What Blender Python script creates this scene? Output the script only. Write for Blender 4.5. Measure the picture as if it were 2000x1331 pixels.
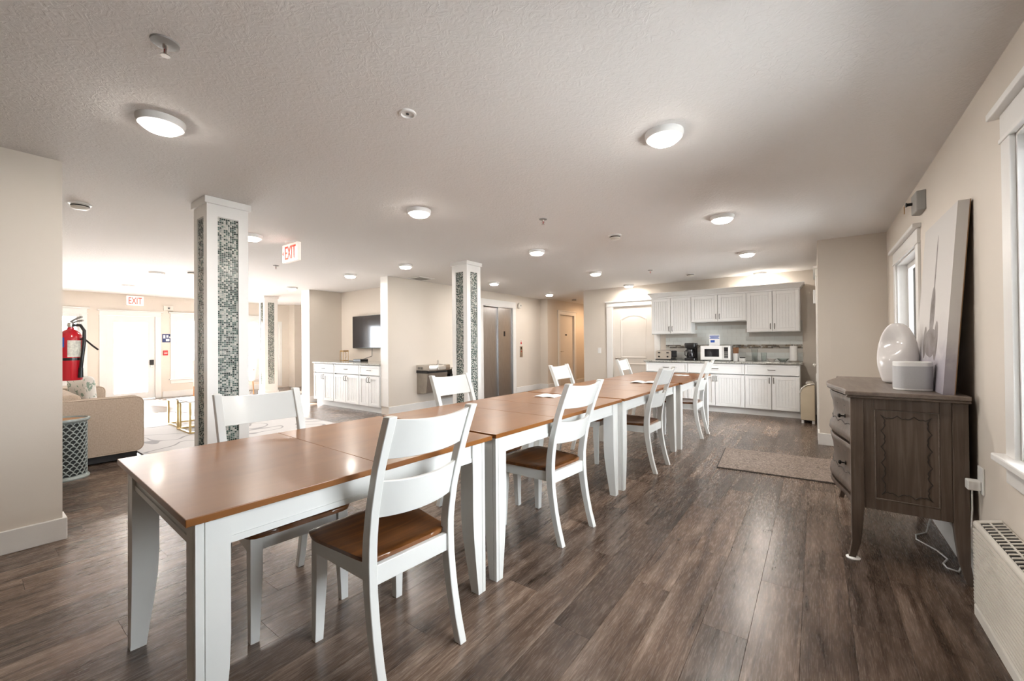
import bpy, bmesh, math, random
from mathutils import Vector, Matrix
R = math.radians
random.seed(7)
for o in list(bpy.data.objects): bpy.data.objects.remove(o)
SC = bpy.context.scene
COL = SC.collection

# ------------------------------------------------------------------ camera
F_PX, YAW, PITCH, ROLL, EYE = 802.0, R(36.45), R(0.43), R(0.48), 1.24
cy_, sy_ = math.cos(YAW), math.sin(YAW)
fw, rt, dn = Vector((-sy_, cy_, 0)), Vector((cy_, sy_, 0)), Vector((0, 0, -1))
f2 = math.cos(PITCH)*fw - math.sin(PITCH)*dn
d2 = math.cos(PITCH)*dn + math.sin(PITCH)*fw
r3 = math.cos(ROLL)*rt + math.sin(ROLL)*d2
d3 = -math.sin(ROLL)*rt + math.cos(ROLL)*d2
cam_d = bpy.data.cameras.new('camera'); cam = bpy.data.objects.new('camera', cam_d); COL.objects.link(cam)
cam_d.sensor_width = 36; cam_d.lens = F_PX/2000*36; cam_d.clip_start = .02; cam_d.clip_end = 300
cam.matrix_world = Matrix(((r3.x, -d3.x, -f2.x, 0), (r3.y, -d3.y, -f2.y, 0), (r3.z, -d3.z, -f2.z, EYE), (0, 0, 0, 1)))
SC.camera = cam
def cam_px(p):
    v = Vector(p) - Vector((0, 0, EYE)); d = v.dot(f2)
    if d < .05: return None
    return (1000 + F_PX*v.dot(r3)/d, 665.5 + F_PX*v.dot(d3)/d, d)

# ------------------------------------------------------------------ world, exposure
SKY_STRENGTH = 15.0
LAMP_W = 8.0
SUN_W = 95.0
wd = bpy.data.worlds.new('overcast_sky'); SC.world = wd; wd.use_nodes = True
bg = wd.node_tree.nodes['Background']; bg.inputs[0].default_value = (.88, .945, 1, 1); bg.inputs[1].default_value = SKY_STRENGTH
sun_d = bpy.data.lights.new('sun', 'SUN'); sun_d.energy = SUN_W; sun_d.angle = R(2); sun_d.color = (1, .98, .96)
sun = bpy.data.objects.new('sun', sun_d); COL.objects.link(sun); sun.location = (-30, -8, 14)
sun.rotation_euler = Vector((1, .22, -.42)).to_track_quat('-Z', 'Y').to_euler()
vs = SC.view_settings
vs.view_transform = 'Standard'; vs.look = 'None'; vs.gamma = 1; vs.use_curve_mapping = False
vs.exposure = 0.78
SC.cycles.use_denoising = True
SC.cycles.max_bounces = 6; SC.cycles.diffuse_bounces = 3; SC.cycles.glossy_bounces = 2; SC.cycles.transparent_max_bounces = 8
SC.cycles.use_adaptive_sampling = True; SC.cycles.adaptive_threshold = .05
SC.cycles.sample_clamp_indirect = 8

# ------------------------------------------------------------------ materials
MATS = {}
def nodes(name):
    m = bpy.data.materials.new(name); m.use_nodes = True
    nt = m.node_tree; b = nt.nodes['Principled BSDF']; MATS[name] = m
    return m, nt, b
def lk(nt, a, b): nt.links.new(a, b)
def ramp(nt, stops, fac, interp='LINEAR'):
    r = nt.nodes.new('ShaderNodeValToRGB'); r.color_ramp.interpolation = interp
    el = r.color_ramp.elements
    while len(el) < len(stops): el.new(.5)
    for e, (p, c) in zip(el, stops): e.position = p; e.color = (*c, 1)
    lk(nt, fac, r.inputs[0]); return r.outputs[0]
def noise(nt, scale, stretch=(1, 1, 1), detail=4, coord='Object', rough=.55, dist=0):
    tc = nt.nodes.new('ShaderNodeTexCoord'); mp = nt.nodes.new('ShaderNodeMapping'); mp.inputs['Scale'].default_value = stretch
    n = nt.nodes.new('ShaderNodeTexNoise'); n.inputs['Scale'].default_value = scale; n.inputs['Detail'].default_value = detail
    n.inputs['Roughness'].default_value = rough; n.inputs['Distortion'].default_value = dist
    lk(nt, tc.outputs[coord], mp.inputs[0]); lk(nt, mp.outputs[0], n.inputs[0]); return n, mp
def bump(nt, b, h, strength, dist=.01):
    bp = nt.nodes.new('ShaderNodeBump'); bp.inputs['Strength'].default_value = strength; bp.inputs['Distance'].default_value = dist
    lk(nt, h, bp.inputs['Height']); lk(nt, bp.outputs[0], b.inputs['Normal'])
def plain(name, col, rough=.5, metal=0, var=.06, vs_=6, bmp=None, emit=None, es=0, coat=0, trans=0, ior=1.45, alpha=None):
    m, nt, b = nodes(name)
    b.inputs['Roughness'].default_value = rough; b.inputs['Metallic'].default_value = metal
    if var:
        n, _ = noise(nt, vs_, coord='Object')
        lk(nt, ramp(nt, [(.3, [c*(1-var) for c in col]), (.7, [min(1, c*(1+var)) for c in col])], n.outputs[0]), b.inputs['Base Color'])
    else: b.inputs['Base Color'].default_value = (*col, 1)
    if bmp:
        n2, _ = noise(nt, bmp[0], detail=5); bump(nt, b, n2.outputs[0], bmp[1], bmp[2] if len(bmp) > 2 else .005)
    if emit: b.inputs['Emission Color'].default_value = (*emit, 1); b.inputs['Emission Strength'].default_value = es
    if coat: b.inputs['Coat Weight'].default_value = coat; b.inputs['Coat Roughness'].default_value = .12
    if trans: b.inputs['Transmission Weight'].default_value = trans; b.inputs['IOR'].default_value = ior
    return m
def wood(name, c0, c1, c2, axis=1, scale=9, rough=.3, coat=0, bs=.08, stretch=14):
    m, nt, b = nodes(name)
    st = [stretch*.6]*3; st[axis] = .6
    n, mp = noise(nt, scale*.35, st, 6, rough=.6, dist=.6)
    n2, _ = noise(nt, 2.2, detail=3)
    mx = nt.nodes.new('ShaderNodeMath'); mx.operation = 'MULTIPLY_ADD'; mx.inputs[1].default_value = .65
    m2 = nt.nodes.new('ShaderNodeMath'); m2.operation = 'MULTIPLY'; m2.inputs[1].default_value = .35
    lk(nt, n2.outputs[0], m2.inputs[0]); lk(nt, n.outputs[0], mx.inputs[0]); lk(nt, m2.outputs[0], mx.inputs[2])
    lk(nt, ramp(nt, [(.3, c0), (.5, c1), (.7, c2)], mx.outputs[0]), b.inputs['Base Color'])
    b.inputs['Roughness'].default_value = rough
    if coat: b.inputs['Coat Weight'].default_value = coat; b.inputs['Coat Roughness'].default_value = .1
    if bs: bump(nt, b, n.outputs[0], bs, .004)
    return m
def mix_rgb(nt, fac, a, b_, mode='MIX'):
    mx = nt.nodes.new('ShaderNodeMix'); mx.data_type = 'RGBA'; mx.blend_type = mode
    if isinstance(fac, (int, float)): mx.inputs[0].default_value = fac
    else: lk(nt, fac, mx.inputs[0])
    for s, v in ((6, a), (7, b_)):
        if isinstance(v, (tuple, list)): mx.inputs[s].default_value = (*v, 1)
        else: lk(nt, v, mx.inputs[s])
    return mx.outputs[2]
def plank_mat(name, island):
    m, nt, b = nodes(name)
    if island: rnd = nt.nodes.new('ShaderNodeNewGeometry').outputs['Random Per Island']
    else: rnd = nt.nodes.new('ShaderNodeObjectInfo').outputs['Random']
    g = nt.nodes.new('ShaderNodeNewGeometry')
    cmb = nt.nodes.new('ShaderNodeCombineXYZ'); ml = nt.nodes.new('ShaderNodeMath'); ml.operation = 'MULTIPLY'; ml.inputs[1].default_value = 37
    lk(nt, rnd, ml.inputs[0]); lk(nt, ml.outputs[0], cmb.inputs[0]); lk(nt, ml.outputs[0], cmb.inputs[1])
    ad = nt.nodes.new('ShaderNodeVectorMath'); lk(nt, g.outputs['Position'], ad.inputs[0]); lk(nt, cmb.outputs[0], ad.inputs[1])
    def nz(sc, st, det, dist=0):
        mp = nt.nodes.new('ShaderNodeMapping'); mp.inputs['Scale'].default_value = st
        n = nt.nodes.new('ShaderNodeTexNoise'); n.inputs['Scale'].default_value = sc; n.inputs['Detail'].default_value = det; n.inputs['Distortion'].default_value = dist
        n.inputs['Roughness'].default_value = .62
        lk(nt, ad.outputs[0], mp.inputs[0]); lk(nt, mp.outputs[0], n.inputs[0]); return n.outputs[0]
    grain = nz(3.2, (7, .42, 1), 4.5, .9); fine = nz(60, (3.5, .22, 1), 4, .3); cloud = nz(2.6, (1.6, .9, 1), 3, .5)
    knots = nz(5, (1.5, .7, 1), 3, 1.2)
    base = ramp(nt, [(.28, (.048, .034, .026)), (.43, (.103, .071, .052)), (.56, (.160, .118, .091)), (.74, (.25, .20, .165))], grain)
    tint = ramp(nt, [(0, (.66, .65, .66)), (.35, (.92, .90, .89)), (.7, (1.12, 1.08, 1.05)), (1, (1.42, 1.37, 1.32))], rnd)
    c = mix_rgb(nt, 1, base, tint, 'MULTIPLY')
    c = mix_rgb(nt, .5, c, ramp(nt, [(.3, (.38, .35, .33)), (.55, (1, 1, 1)), (.75, (1.35, 1.33, 1.3))], fine), 'MULTIPLY')
    c = mix_rgb(nt, .85, c, ramp(nt, [(.3, (.55, .50, .46)), (.65, (1.28, 1.26, 1.24))], cloud), 'MULTIPLY')
    c = mix_rgb(nt, .8, c, ramp(nt, [(.66, (1, 1, 1)), (.74, (.35, .3, .27))], knots), 'MULTIPLY')
    lk(nt, c, b.inputs['Base Color'])
    rr = nt.nodes.new('ShaderNodeMapRange'); rr.inputs[3].default_value = .17; rr.inputs[4].default_value = .36
    lk(nt, fine, rr.inputs[0]); lk(nt, rr.outputs[0], b.inputs['Roughness'])
    b.inputs['Specular IOR Level'].default_value = .45
    bump(nt, b, grain, .04, .004); return m

plain('wall_paint', (.69, .625, .55), .62, var=.02, vs_=1.2, bmp=(140, .12, .002))
m, nt, b = nodes('ceiling_paint')
b.inputs['Base Color'].default_value = (.80, .775, .755, 1); b.inputs['Roughness'].default_value = .75
n1, _ = noise(nt, 26, (1, 1, 1), 4, dist=1.6); n2, _ = noise(nt, 90, detail=3)
mx = nt.nodes.new('ShaderNodeMath'); mx.operation = 'MULTIPLY_ADD'; mx.inputs[1].default_value = .35
lk(nt, n2.outputs[0], mx.inputs[0]); lk(nt, ramp(nt, [(.42, (0, 0, 0)), (.62, (1, 1, 1))], n1.outputs[0]), mx.inputs[2])
bump(nt, b, mx.outputs[0], .4, .003)
plain('trim_white', (.80, .785, .76), .38, var=.015)
plain('white_paint', (.70, .70, .67), .30, var=.02, coat=.15)
plain('cabinet_white', (.84, .84, .83), .36, var=.015)
plain('door_paint', (.74, .685, .62), .42, var=.015)
wood('honey_wood', (.175, .062, .013), (.225, .085, .019), (.275, .112, .028), 1, 7, .30, .10, 0, 6)
wood('honey_wood_cross', (.14, .048, .012), (.24, .09, .026), (.36, .15, .05), 0, 8, .3, .3, .04)
wood('seat_wood', (.05, .017, .005), (.135, .047, .012), (.30, .115, .03), 1, 8, .3, .4, .03)
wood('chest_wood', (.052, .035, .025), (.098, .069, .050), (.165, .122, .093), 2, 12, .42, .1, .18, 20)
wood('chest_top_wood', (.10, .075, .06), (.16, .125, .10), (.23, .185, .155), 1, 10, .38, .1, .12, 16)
wood('console_wood', (.30, .12, .03), (.42, .19, .06), (.5, .25, .09), 1, 8, .4)
wood('tray_wood', (.26, .11, .03), (.38, .17, .05), (.48, .24, .09), 0, 8, .35)
plain('dark_iron', (.02, .018, .016), .4, .6, var=0)
plain('chest_shadow_line', (.035, .026, .02), .6, var=0)
plain('black_plastic', (.014, .014, .015), .32, var=0)
plain('grey_plastic', (.33, .32, .30), .5, var=.03)
plain('white_plastic', (.82, .81, .79), .35, var=.01)
plain('cream_plastic', (.70, .665, .60), .42, var=.02)
plain('brushed_nickel', (.60, .57, .53), .32, 1, var=.05, vs_=40)
m, nt, b = nodes('stainless_steel'); b.inputs['Metallic'].default_value = 1
n, _ = noise(nt, 12, (30, 30, .5), 3)
lk(nt, ramp(nt, [(.3, (.42, .42, .42)), (.7, (.60, .60, .60))], n.outputs[0]), b.inputs['Base Color'])
b.inputs['Roughness'].default_value = .34; bump(nt, b, n.outputs[0], .05, .001)
plain('fountain_steel', (.40, .37, .33), .3, 1, var=.08, vs_=10)
plain('dark_nickel', (.22, .21, .195), .35, 1, var=.04)
plain('brass', (.55, .40, .18), .32, .9, var=.04)
plain('gold_frame', (.45, .27, .10), .35, .7, var=.04)
plain('grout', (.62, .60, .56), .8, var=.03)
def island_mat(name, cols, rough):
    m, nt, b = nodes(name)
    r = nt.nodes.new('ShaderNodeNewGeometry').outputs['Random Per Island']
    lk(nt, ramp(nt, [(i/len(cols), c) for i, c in enumerate(cols)], r, 'CONSTANT'), b.inputs['Base Color'])
    b.inputs['Roughness'].default_value = rough
island_mat('mosaic_glass', [(.045, .075, .064), (.48, .48, .44), (.02, .03, .026), (.07, .12, .10), (.42, .44, .41), (.03, .05, .044), (.60, .58, .53), (.12, .17, .15), (.50, .50, .46), (.05, .085, .075), (.30, .32, .30)], .16)
island_mat('strip_glass', [(.10, .08, .06), (.45, .42, .37), (.22, .19, .15), (.60, .60, .57), (.30, .24, .17), (.16, .16, .15)], .15)
plain('ceramic_tile', (.76, .79, .77), .16, var=.03)
m, nt, b = nodes('granite')
n, _ = noise(nt, 55, detail=6); 
lk(nt, ramp(nt, [(.3, (.10, .10, .09)), (.46, (.34, .33, .30)), (.6, (.5, .49, .45)), (.75, (.28, .26, .23))], n.outputs[0]), b.inputs['Base Color']); b.inputs['Roughness'].default_value = .14
m, nt, b = nodes('linen')
n, _ = noise(nt, 160, (1, 1, .25), 3); n2, _ = noise(nt, 160, (.25, .25, 1), 3)
c = mix_rgb(nt, .5, ramp(nt, [(.3, (.40, .31, .235)), (.7, (.58, .475, .38))], n.outputs[0]), ramp(nt, [(.3, (.40, .31, .235)), (.7, (.58, .475, .38))], n2.outputs[0]))
lk(nt, c, b.inputs['Base Color']); b.inputs['Roughness'].default_value = .9; bump(nt, b, n.outputs[0], .25, .003)
plain('white_linen', (.80, .77, .73), .9, var=.05, vs_=40, bmp=(200, .2, .003))
m, nt, b = nodes('leaf_print')
n, _ = noise(nt, 9, (1, 2.2, 1), 2, dist=1.5)
lk(nt, ramp(nt, [(.0, (.80, .78, .74)), (.56, (.30, .40, .33)), (.66, (.72, .72, .68))], n.outputs[0], 'CONSTANT'), b.inputs['Base Color']); b.inputs['Roughness'].default_value = .9
m, nt, b = nodes('living_rug')
n, _ = noise(nt, 1.1, (1, 1, 1), 1, dist=.8)
sn = nt.nodes.new('ShaderNodeMath'); sn.operation = 'MULTIPLY'; sn.inputs[1].default_value = 34
s2 = nt.nodes.new('ShaderNodeMath'); s2.operation = 'SINE'
lk(nt, n.outputs[0], sn.inputs[0]); lk(nt, sn.outputs[0], s2.inputs[0])
lk(nt, ramp(nt, [(.0, (.64, .625, .62)), (.90, (.64, .625, .62)), (.97, (.34, .33, .34))], s2.outputs[0]), b.inputs['Base Color'])
b.inputs['Roughness'].default_value = .95; n3, _ = noise(nt, 260, detail=2); bump(nt, b, n3.outputs[0], .4, .006)
m, nt, b = nodes('beige_rug')
n, _ = noise(nt, 34, (1, 1, 1), 4, dist=2.2)
lk(nt, ramp(nt, [(.32, (.10, .075, .06)), (.5, (.25, .195, .16)), (.7, (.40, .325, .275))], n.outputs[0]), b.inputs['Base Color'])
b.inputs['Roughness'].default_value = .95; bump(nt, b, n.outputs[0], .6, .01)
plain('rug_edge', (.05, .045, .04), .9, var=0)
m, nt, b = nodes('canvas_print')       # abstract wash with a vase-like motif, laid out on the canvas itself
tc = nt.nodes.new('ShaderNodeTexCoord'); sx = nt.nodes.new('ShaderNodeSeparateXYZ'); lk(nt, tc.outputs['Object'], sx.inputs[0])
def mth(op, a, b_, nt=nt):
    q = nt.nodes.new('ShaderNodeMath'); q.operation = op
    for i, v in enumerate((a, b_)):
        if v is None: continue
        if isinstance(v, (int, float)): q.inputs[i].default_value = v
        else: lk(nt, v, q.inputs[i])
    return q.outputs[0]
nz, _ = noise(nt, 7, (1, 1, 1), 6, dist=1); nzv = mth('MULTIPLY', mth('SUBTRACT', nz.outputs[0], .5), .22)
zz = mth('ADD', sx.outputs[2], nzv)
wash = ramp(nt, [(0, (.30, .275, .31)), (.16, (.36, .335, .37)), (.27, (.56, .53, .52)), (.42, (.64, .61, .585)), (1, (.62, .595, .57))], zz)
def ell(cy, cz, ry, rz):
    a = mth('DIVIDE', mth('SUBTRACT', sx.outputs[1], cy), ry); c = mth('DIVIDE', mth('SUBTRACT', sx.outputs[2], cz), rz)
    return mth('ADD', mth('ADD', mth('MULTIPLY', a, a), mth('MULTIPLY', c, c)), mth('MULTIPLY', nzv, 3))
motif = mth('MINIMUM', mth('MINIMUM', ell(.0, .27, .155, .085), ell(.0, .45, .06, .15)), mth('MINIMUM', ell(-.005, .70, .016, .20), ell(-.13, .28, .05, .11)))
motif = mth('MINIMUM', motif, ell(.15, .27, .045, .10))
col = mix_rgb(nt, mth('MULTIPLY', mth('LESS_THAN', motif, 1.0), mth('ADD', mth('MULTIPLY', nz.outputs[0], 1.1), .2)), wash, (.12, .095, .085))
lk(nt, col, b.inputs['Base Color']); b.inputs['Roughness'].default_value = .8
plain('canvas_back', (.22, .12, .055), .8, var=.1, vs_=20)
plain('white_ceramic', (.80, .77, .75), .12, var=.02, coat=.4)
plain('speaker_grille', (.50, .50, .51), .6, var=.04, vs_=300, bmp=(500, .3, .002))
plain('extinguisher_red', (.50, .01, .02), .22, var=.03, coat=.4)
plain('label_paper', (.66, .64, .56), .6, var=.25, vs_=60)
plain('label_blue', (.03, .10, .42), .5, var=0)
plain('sign_red', (.75, .05, .03), .5, var=0, emit=(1, .10, .05), es=.35)
plain('sign_white', (.85, .80, .75), .4, var=0, emit=(1, .85, .75), es=.25)
plain('fire_red', (.55, .03, .03), .4, var=0)
plain('sign_navy', (.02, .035, .12), .5, var=0)
plain('sign_print', (.82, .82, .82), .5, var=0)
plain('glass_black', (.012, .012, .016), .06, var=0, coat=.5)
plain('lamp_glow', (1, .9, .8), .5, var=0, emit=(1, .93, .85), es=26)
m, nt, b = nodes('window_glass'); b.inputs['Base Color'].default_value = (1, 1, 1, 1); b.inputs['Roughness'].default_value = 0
tr = nt.nodes.new('ShaderNodeBsdfTransparent'); gl = nt.nodes.new('ShaderNodeBsdfGlossy'); gl.inputs['Roughness'].default_value = .02
fr = nt.nodes.new('ShaderNodeFresnel'); fr.inputs[0].default_value = 1.4; ms = nt.nodes.new('ShaderNodeMixShader')
lk(nt, fr.outputs[0], ms.inputs[0]); lk(nt, tr.outputs[0], ms.inputs[1]); lk(nt, gl.outputs[0], ms.inputs[2])
lk(nt, ms.outputs[0], nt.nodes['Material Output'].inputs[0])
plain('clear_glass', (.92, .96, .95), .03, var=0, trans=1, ior=1.3)
plain('concrete', (.55, .54, .52), .85, var=.06)
plain('drum_metal', (.30, .34, .33), .5, .2, var=.12, vs_=30)
plain('drum_dark', (.035, .04, .04), .7, var=0)
plain('candle_wax', (.72, .50, .14), .5, var=.05)
plain('cup_brown', (.26, .12, .055), .6, var=.05)
plain('paper_white', (.84, .83, .81), .7, var=.02)
plain('table_white_top', (.80, .80, .80), .2, var=.02)
plain('bin_beige', (.46, .38, .27), .5, var=.04)
plank_mat('plank_wood', False); plank_mat('plank_field_wood', True)
plain('subfloor', (.03, .025, .02), .9, var=0)

# ------------------------------------------------------------------ builders
class MB:
    def __init__(s): s.v, s.f = [], []
    def quad(s, *i): s.f.append(tuple(i))
    def box(s, x0, x1, y0, y1, z0, z1):
        b = len(s.v)
        s.v += [(x0, y0, z0), (x1, y0, z0), (x1, y1, z0), (x0, y1, z0), (x0, y0, z1), (x1, y0, z1), (x1, y1, z1), (x0, y1, z1)]
        for f in ((3, 2, 1, 0), (4, 5, 6, 7), (0, 1, 5, 4), (1, 2, 6, 5), (2, 3, 7, 6), (3, 0, 4, 7)): s.f.append(tuple(b+i for i in f))
        return s
    def loft(s, rings, closed=True, cap=True):
        b = len(s.v); n = len(rings[0])
        for r in rings: s.v += [tuple(p) for p in r]
        for k in range(len(rings)-1):
            for i in range(n if closed else n-1):
                j = (i+1) % n; s.f.append((b+k*n+i, b+k*n+j, b+(k+1)*n+j, b+(k+1)*n+i))
        if cap: s.f.append(tuple(b+i for i in reversed(range(n)))); s.f.append(tuple(b+(len(rings)-1)*n+i for i in range(n)))
        return s
    def prism(s, poly, axis, a, c):
        mk = {'x': lambda p, t: (t, p[0], p[1]), 'y': lambda p, t: (p[0], t, p[1]), 'z': lambda p, t: (p[0], p[1], t)}[axis]
        return s.loft([[mk(p, a) for p in poly], [mk(p, c) for p in poly]])
    def lathe(s, prof, c=(0, 0, 0), n=24, axis='z', sx=1, sy=1):
        rings = []
        for r, h in prof:
            ring = []
            for i in range(n):
                a = 2*math.pi*i/n; u, w = r*math.cos(a)*sx, r*math.sin(a)*sy
                p = {'z': (u, w, h), 'y': (u, h, w), 'x': (h, u, w)}[axis]
                ring.append((c[0]+p[0], c[1]+p[1], c[2]+p[2]))
            rings.append(ring)
        return s.loft(rings)
    def tube(s, path, r, n=8):
        P = [Vector(p) for p in path]; rings = []; up = None
        for i, p in enumerate(P):
            t = (P[min(i+1, len(P)-1)] - P[max(i-1, 0)]).normalized()
            if up is None:
                up = Vector((0, 0, 1)) if abs(t.z) < .9 else Vector((1, 0, 0))
            u = (up - t*up.dot(t)).normalized(); w = t.cross(u); up = u
            rr = r[i] if isinstance(r, (list, tuple)) else r
            rings.append([p + rr*(math.cos(2*math.pi*k/n)*u + math.sin(2*math.pi*k/n)*w) for k in range(n)])
        return s.loft(rings)
    def mesh(s, name, off=(0, 0, 0), smooth=None):
        me = bpy.data.meshes.new(name)
        me.from_pydata([(v[0]-off[0], v[1]-off[1], v[2]-off[2]) for v in s.v], [], s.f)
        bm = bmesh.new(); bm.from_mesh(me); bmesh.ops.recalc_face_normals(bm, faces=bm.faces); bm.to_mesh(me); bm.free()
        if smooth:
            me.polygons.foreach_set('use_smooth', [True]*len(me.polygons)); me.set_sharp_from_angle(angle=R(smooth))
        return me
    def build(s, name, mat, parent=None, local=False, bev=0, smooth=None, seg=2, sub=0):
        if parent is not None:
            off = (0, 0, 0) if local else wloc(parent)
        else:
            xs, ys, zs = zip(*s.v); off = ((min(xs)+max(xs))/2, (min(ys)+max(ys))/2, min(zs))
        o = bpy.data.objects.new(name, s.mesh(name, off, smooth)); COL.objects.link(o)
        o.data.materials.append(MATS[mat])
        if parent is not None: o.parent = parent
        else: o.location = off
        if bev:
            md = o.modifiers.new('bevel', 'BEVEL'); md.width = bev; md.segments = seg; md.limit_method = 'ANGLE'; md.angle_limit = R(35)
        if sub:
            md = o.modifiers.new('subdivision', 'SUBSURF'); md.levels = sub; md.render_levels = sub
        return o
def wloc(o):
    v = Vector((0, 0, 0))
    while o is not None: v += o.location; o = o.parent
    return v
def tag(o, label, cat, group=None, kind=None):
    if label: o['label'] = label
    if cat: o['category'] = cat
    if group: o['group'] = group
    if kind: o['kind'] = kind
    return o
def thing(name, label, cat, loc=(0, 0, 0), rz=0, group=None, kind=None):
    o = bpy.data.objects.new(name, None); COL.objects.link(o); o.location = loc; o.rotation_euler = (0, 0, rz); o.empty_display_size = .1
    return tag(o, label, cat, group, kind)
def struct(o, label=None, cat=None): return tag(o, label, cat, None, 'structure')
def copy_tree(o, parent=None):
    c = o.copy(); COL.objects.link(c)
    if parent is not None: c.parent = parent
    for ch in o.children: copy_tree(ch, c)
    return c
def arc(cx, cy, r, a0, a1, n):
    return [(cx+r*math.cos(R(a0+(a1-a0)*i/n)), cy+r*math.sin(R(a0+(a1-a0)*i/n))) for i in range(n+1)]
def rrect(x0, x1, y0, y1, r, n=4):
    return arc(x1-r, y0+r, r, -90, 0, n)+arc(x1-r, y1-r, r, 0, 90, n)+arc(x0+r, y1-r, r, 90, 180, n)+arc(x0+r, y0+r, r, 180, 270, n)
def text_part(txt, mat, parent, name, w, h, M, depth=.002):
    cu = bpy.data.curves.new(name, 'FONT'); cu.body = txt; cu.size = 1; cu.extrude = .5
    to = bpy.data.objects.new('tmp_text', cu); COL.objects.link(to)
    dg = bpy.context.evaluated_depsgraph_get(); me = bpy.data.meshes.new_from_object(to.evaluated_get(dg)); bpy.data.objects.remove(to)
    xs = [v.co.x for v in me.vertices]; ys = [v.co.y for v in me.vertices]
    x0, x1, y0, y1 = min(xs), max(xs), min(ys), max(ys)
    for v in me.vertices:
        v.co = M @ Vector((((v.co.x-x0)/(x1-x0)-.5)*w, ((v.co.y-y0)/(y1-y0)-.5)*h, v.co.z*depth))
    me.materials.clear(); me.materials.append(MATS[mat]); me.name = name
    o = bpy.data.objects.new(name, me); COL.objects.link(o); o.parent = parent; return o

# ------------------------------------------------------------------ room shell
CEIL = 2.45
XR, XL, XF = .65, -3.93, -12.8          # right wall, near left wall, far living room wall
YK, YRET, XK = 8.60, 6.15, .03          # kitchen wall, return wall, kitchen side wall
XE = -6.05                              # fountain and elevator wall
def wallbox(axis, a0, a1, u0, u1, z0=0, z1=CEIL, openings=()):
    mb = MB()
    def put(u, v, p, q):
        if v-u < 1e-4 or q-p < 1e-4: return
        if axis == 'x': mb.box(a0, a1, u, v, p, q)
        else: mb.box(u, v, a0, a1, p, q)
    cur = u0
    for (o0, o1, p, q) in sorted(openings):
        put(cur, o0, z0, z1); put(o0, o1, z0, p); put(o0, o1, q, z1); cur = o1
    put(cur, u1, z0, z1); return mb
def wall(name, label, *a, **k): return struct(wallbox(*a, **k).build(name, 'wall_paint'), label, 'wall')
WIN_R1, WIN_R2 = (1.15, 2.50, .76, 2.06), (4.44, 5.46, .76, 1.98)
S = (XF/-13.0)
zz_ = lambda z: 1.24+(z-1.24)*S
WF = [(.62*S, 1.632*S, zz_(.53), zz_(1.975)), (3.286*S, 4.22*S, zz_(.425), zz_(1.953)), (4.47*S, 5.28*S, zz_(.425), zz_(1.96)), (5.66*S, 5.80*S, .05, zz_(1.96))]
DOOR_F = (2.03*S, 2.896*S, 0, zz_(1.966))
wall('wall_right', 'beige painted wall with the large window at the right edge', 'x', XR, XR+.16, -2.6, YRET+.1, openings=[WIN_R1, WIN_R2])
wall('wall_return', 'short beige wall jutting out beyond the wooden chest', 'y', YRET, YRET+.12, XK+.12, XR)
wall('wall_kitchen_side', 'beige side wall at the right end of the kitchen cabinets', 'x', XK, XK+.12, YRET, YK+.12, openings=[(6.5, 7.4, 0, 2.05)])
wall('wall_kitchen', 'beige wall behind the white kitchen cabinets', 'y', YK, YK+.14, -4.29, XK, openings=[(-3.585, -2.68, 0, 2.03)])
wall('wall_corridor_right', 'corridor side wall behind the kitchen wall', 'x', -4.29, -4.15, YK+.14, 12.5)
wall('wall_corridor_end', 'end wall of the corridor', 'y', 12.5, 12.6, XE-.2, -4.15)
wall('wall_corridor_left', 'warm beige corridor wall with the plain numbered door', 'x', XE-.20, -5.82, 9.5, 12.5, openings=[(10.16, 11.0, 0, 2.05)])
wall('wall_elevator', 'beige wall with the drinking fountain and elevator', 'x', XE-.20, XE, 4.52, 9.5, openings=[(7.1, 8.20, 0, 2.11)])
wall('wall_shaft', 'wall behind the elevator doors', 'x', XE-.9, XE-.8, 6.9, 8.5)
wall('wall_alcove_back', 'peach wall behind the television in the alcove', 'y', 5.30, 5.42, -9.14, XE-.20)
wall('wall_alcove_left', 'peach wall at the left side of the television alcove', 'x', -9.14, -8.81, 4.55, 5.30)
wall('wall_left', 'near grey beige wall at the left edge of the photo', 'x', XL-.14, XL, -2.6, .41)
wall('wall_living', 'living room wall behind the sofa', 'y', .27, .41, XF-.15, XL-.14)
wall('wall_far', 'far living room wall with the glazed exit door and windows', 'x', XF-.15, XF, .41, 7.4, openings=WF+[DOOR_F])
wall('wall_far_jog', 'peach wall stub at the end of the far living room wall', 'x', XF, XF+.34, 5.98, 7.4)
wall('wall_far_end', 'end wall of the bright living room', 'y', 7.4, 7.5, XF-.15, -9.0)
wall('wall_hall', 'wall running back from the television alcove', 'x', -9.14, -9.0, 5.42, 7.4)
wall('wall_back', 'wall behind the photographer', 'y', -2.7, -2.6, XL-.14, XR+.16)
struct(MB().box(XF-.15, XR+.16, -2.7, 12.6, CEIL, CEIL+.12).build('ceiling', 'ceiling_paint'), 'textured off-white ceiling', 'ceiling')

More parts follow.
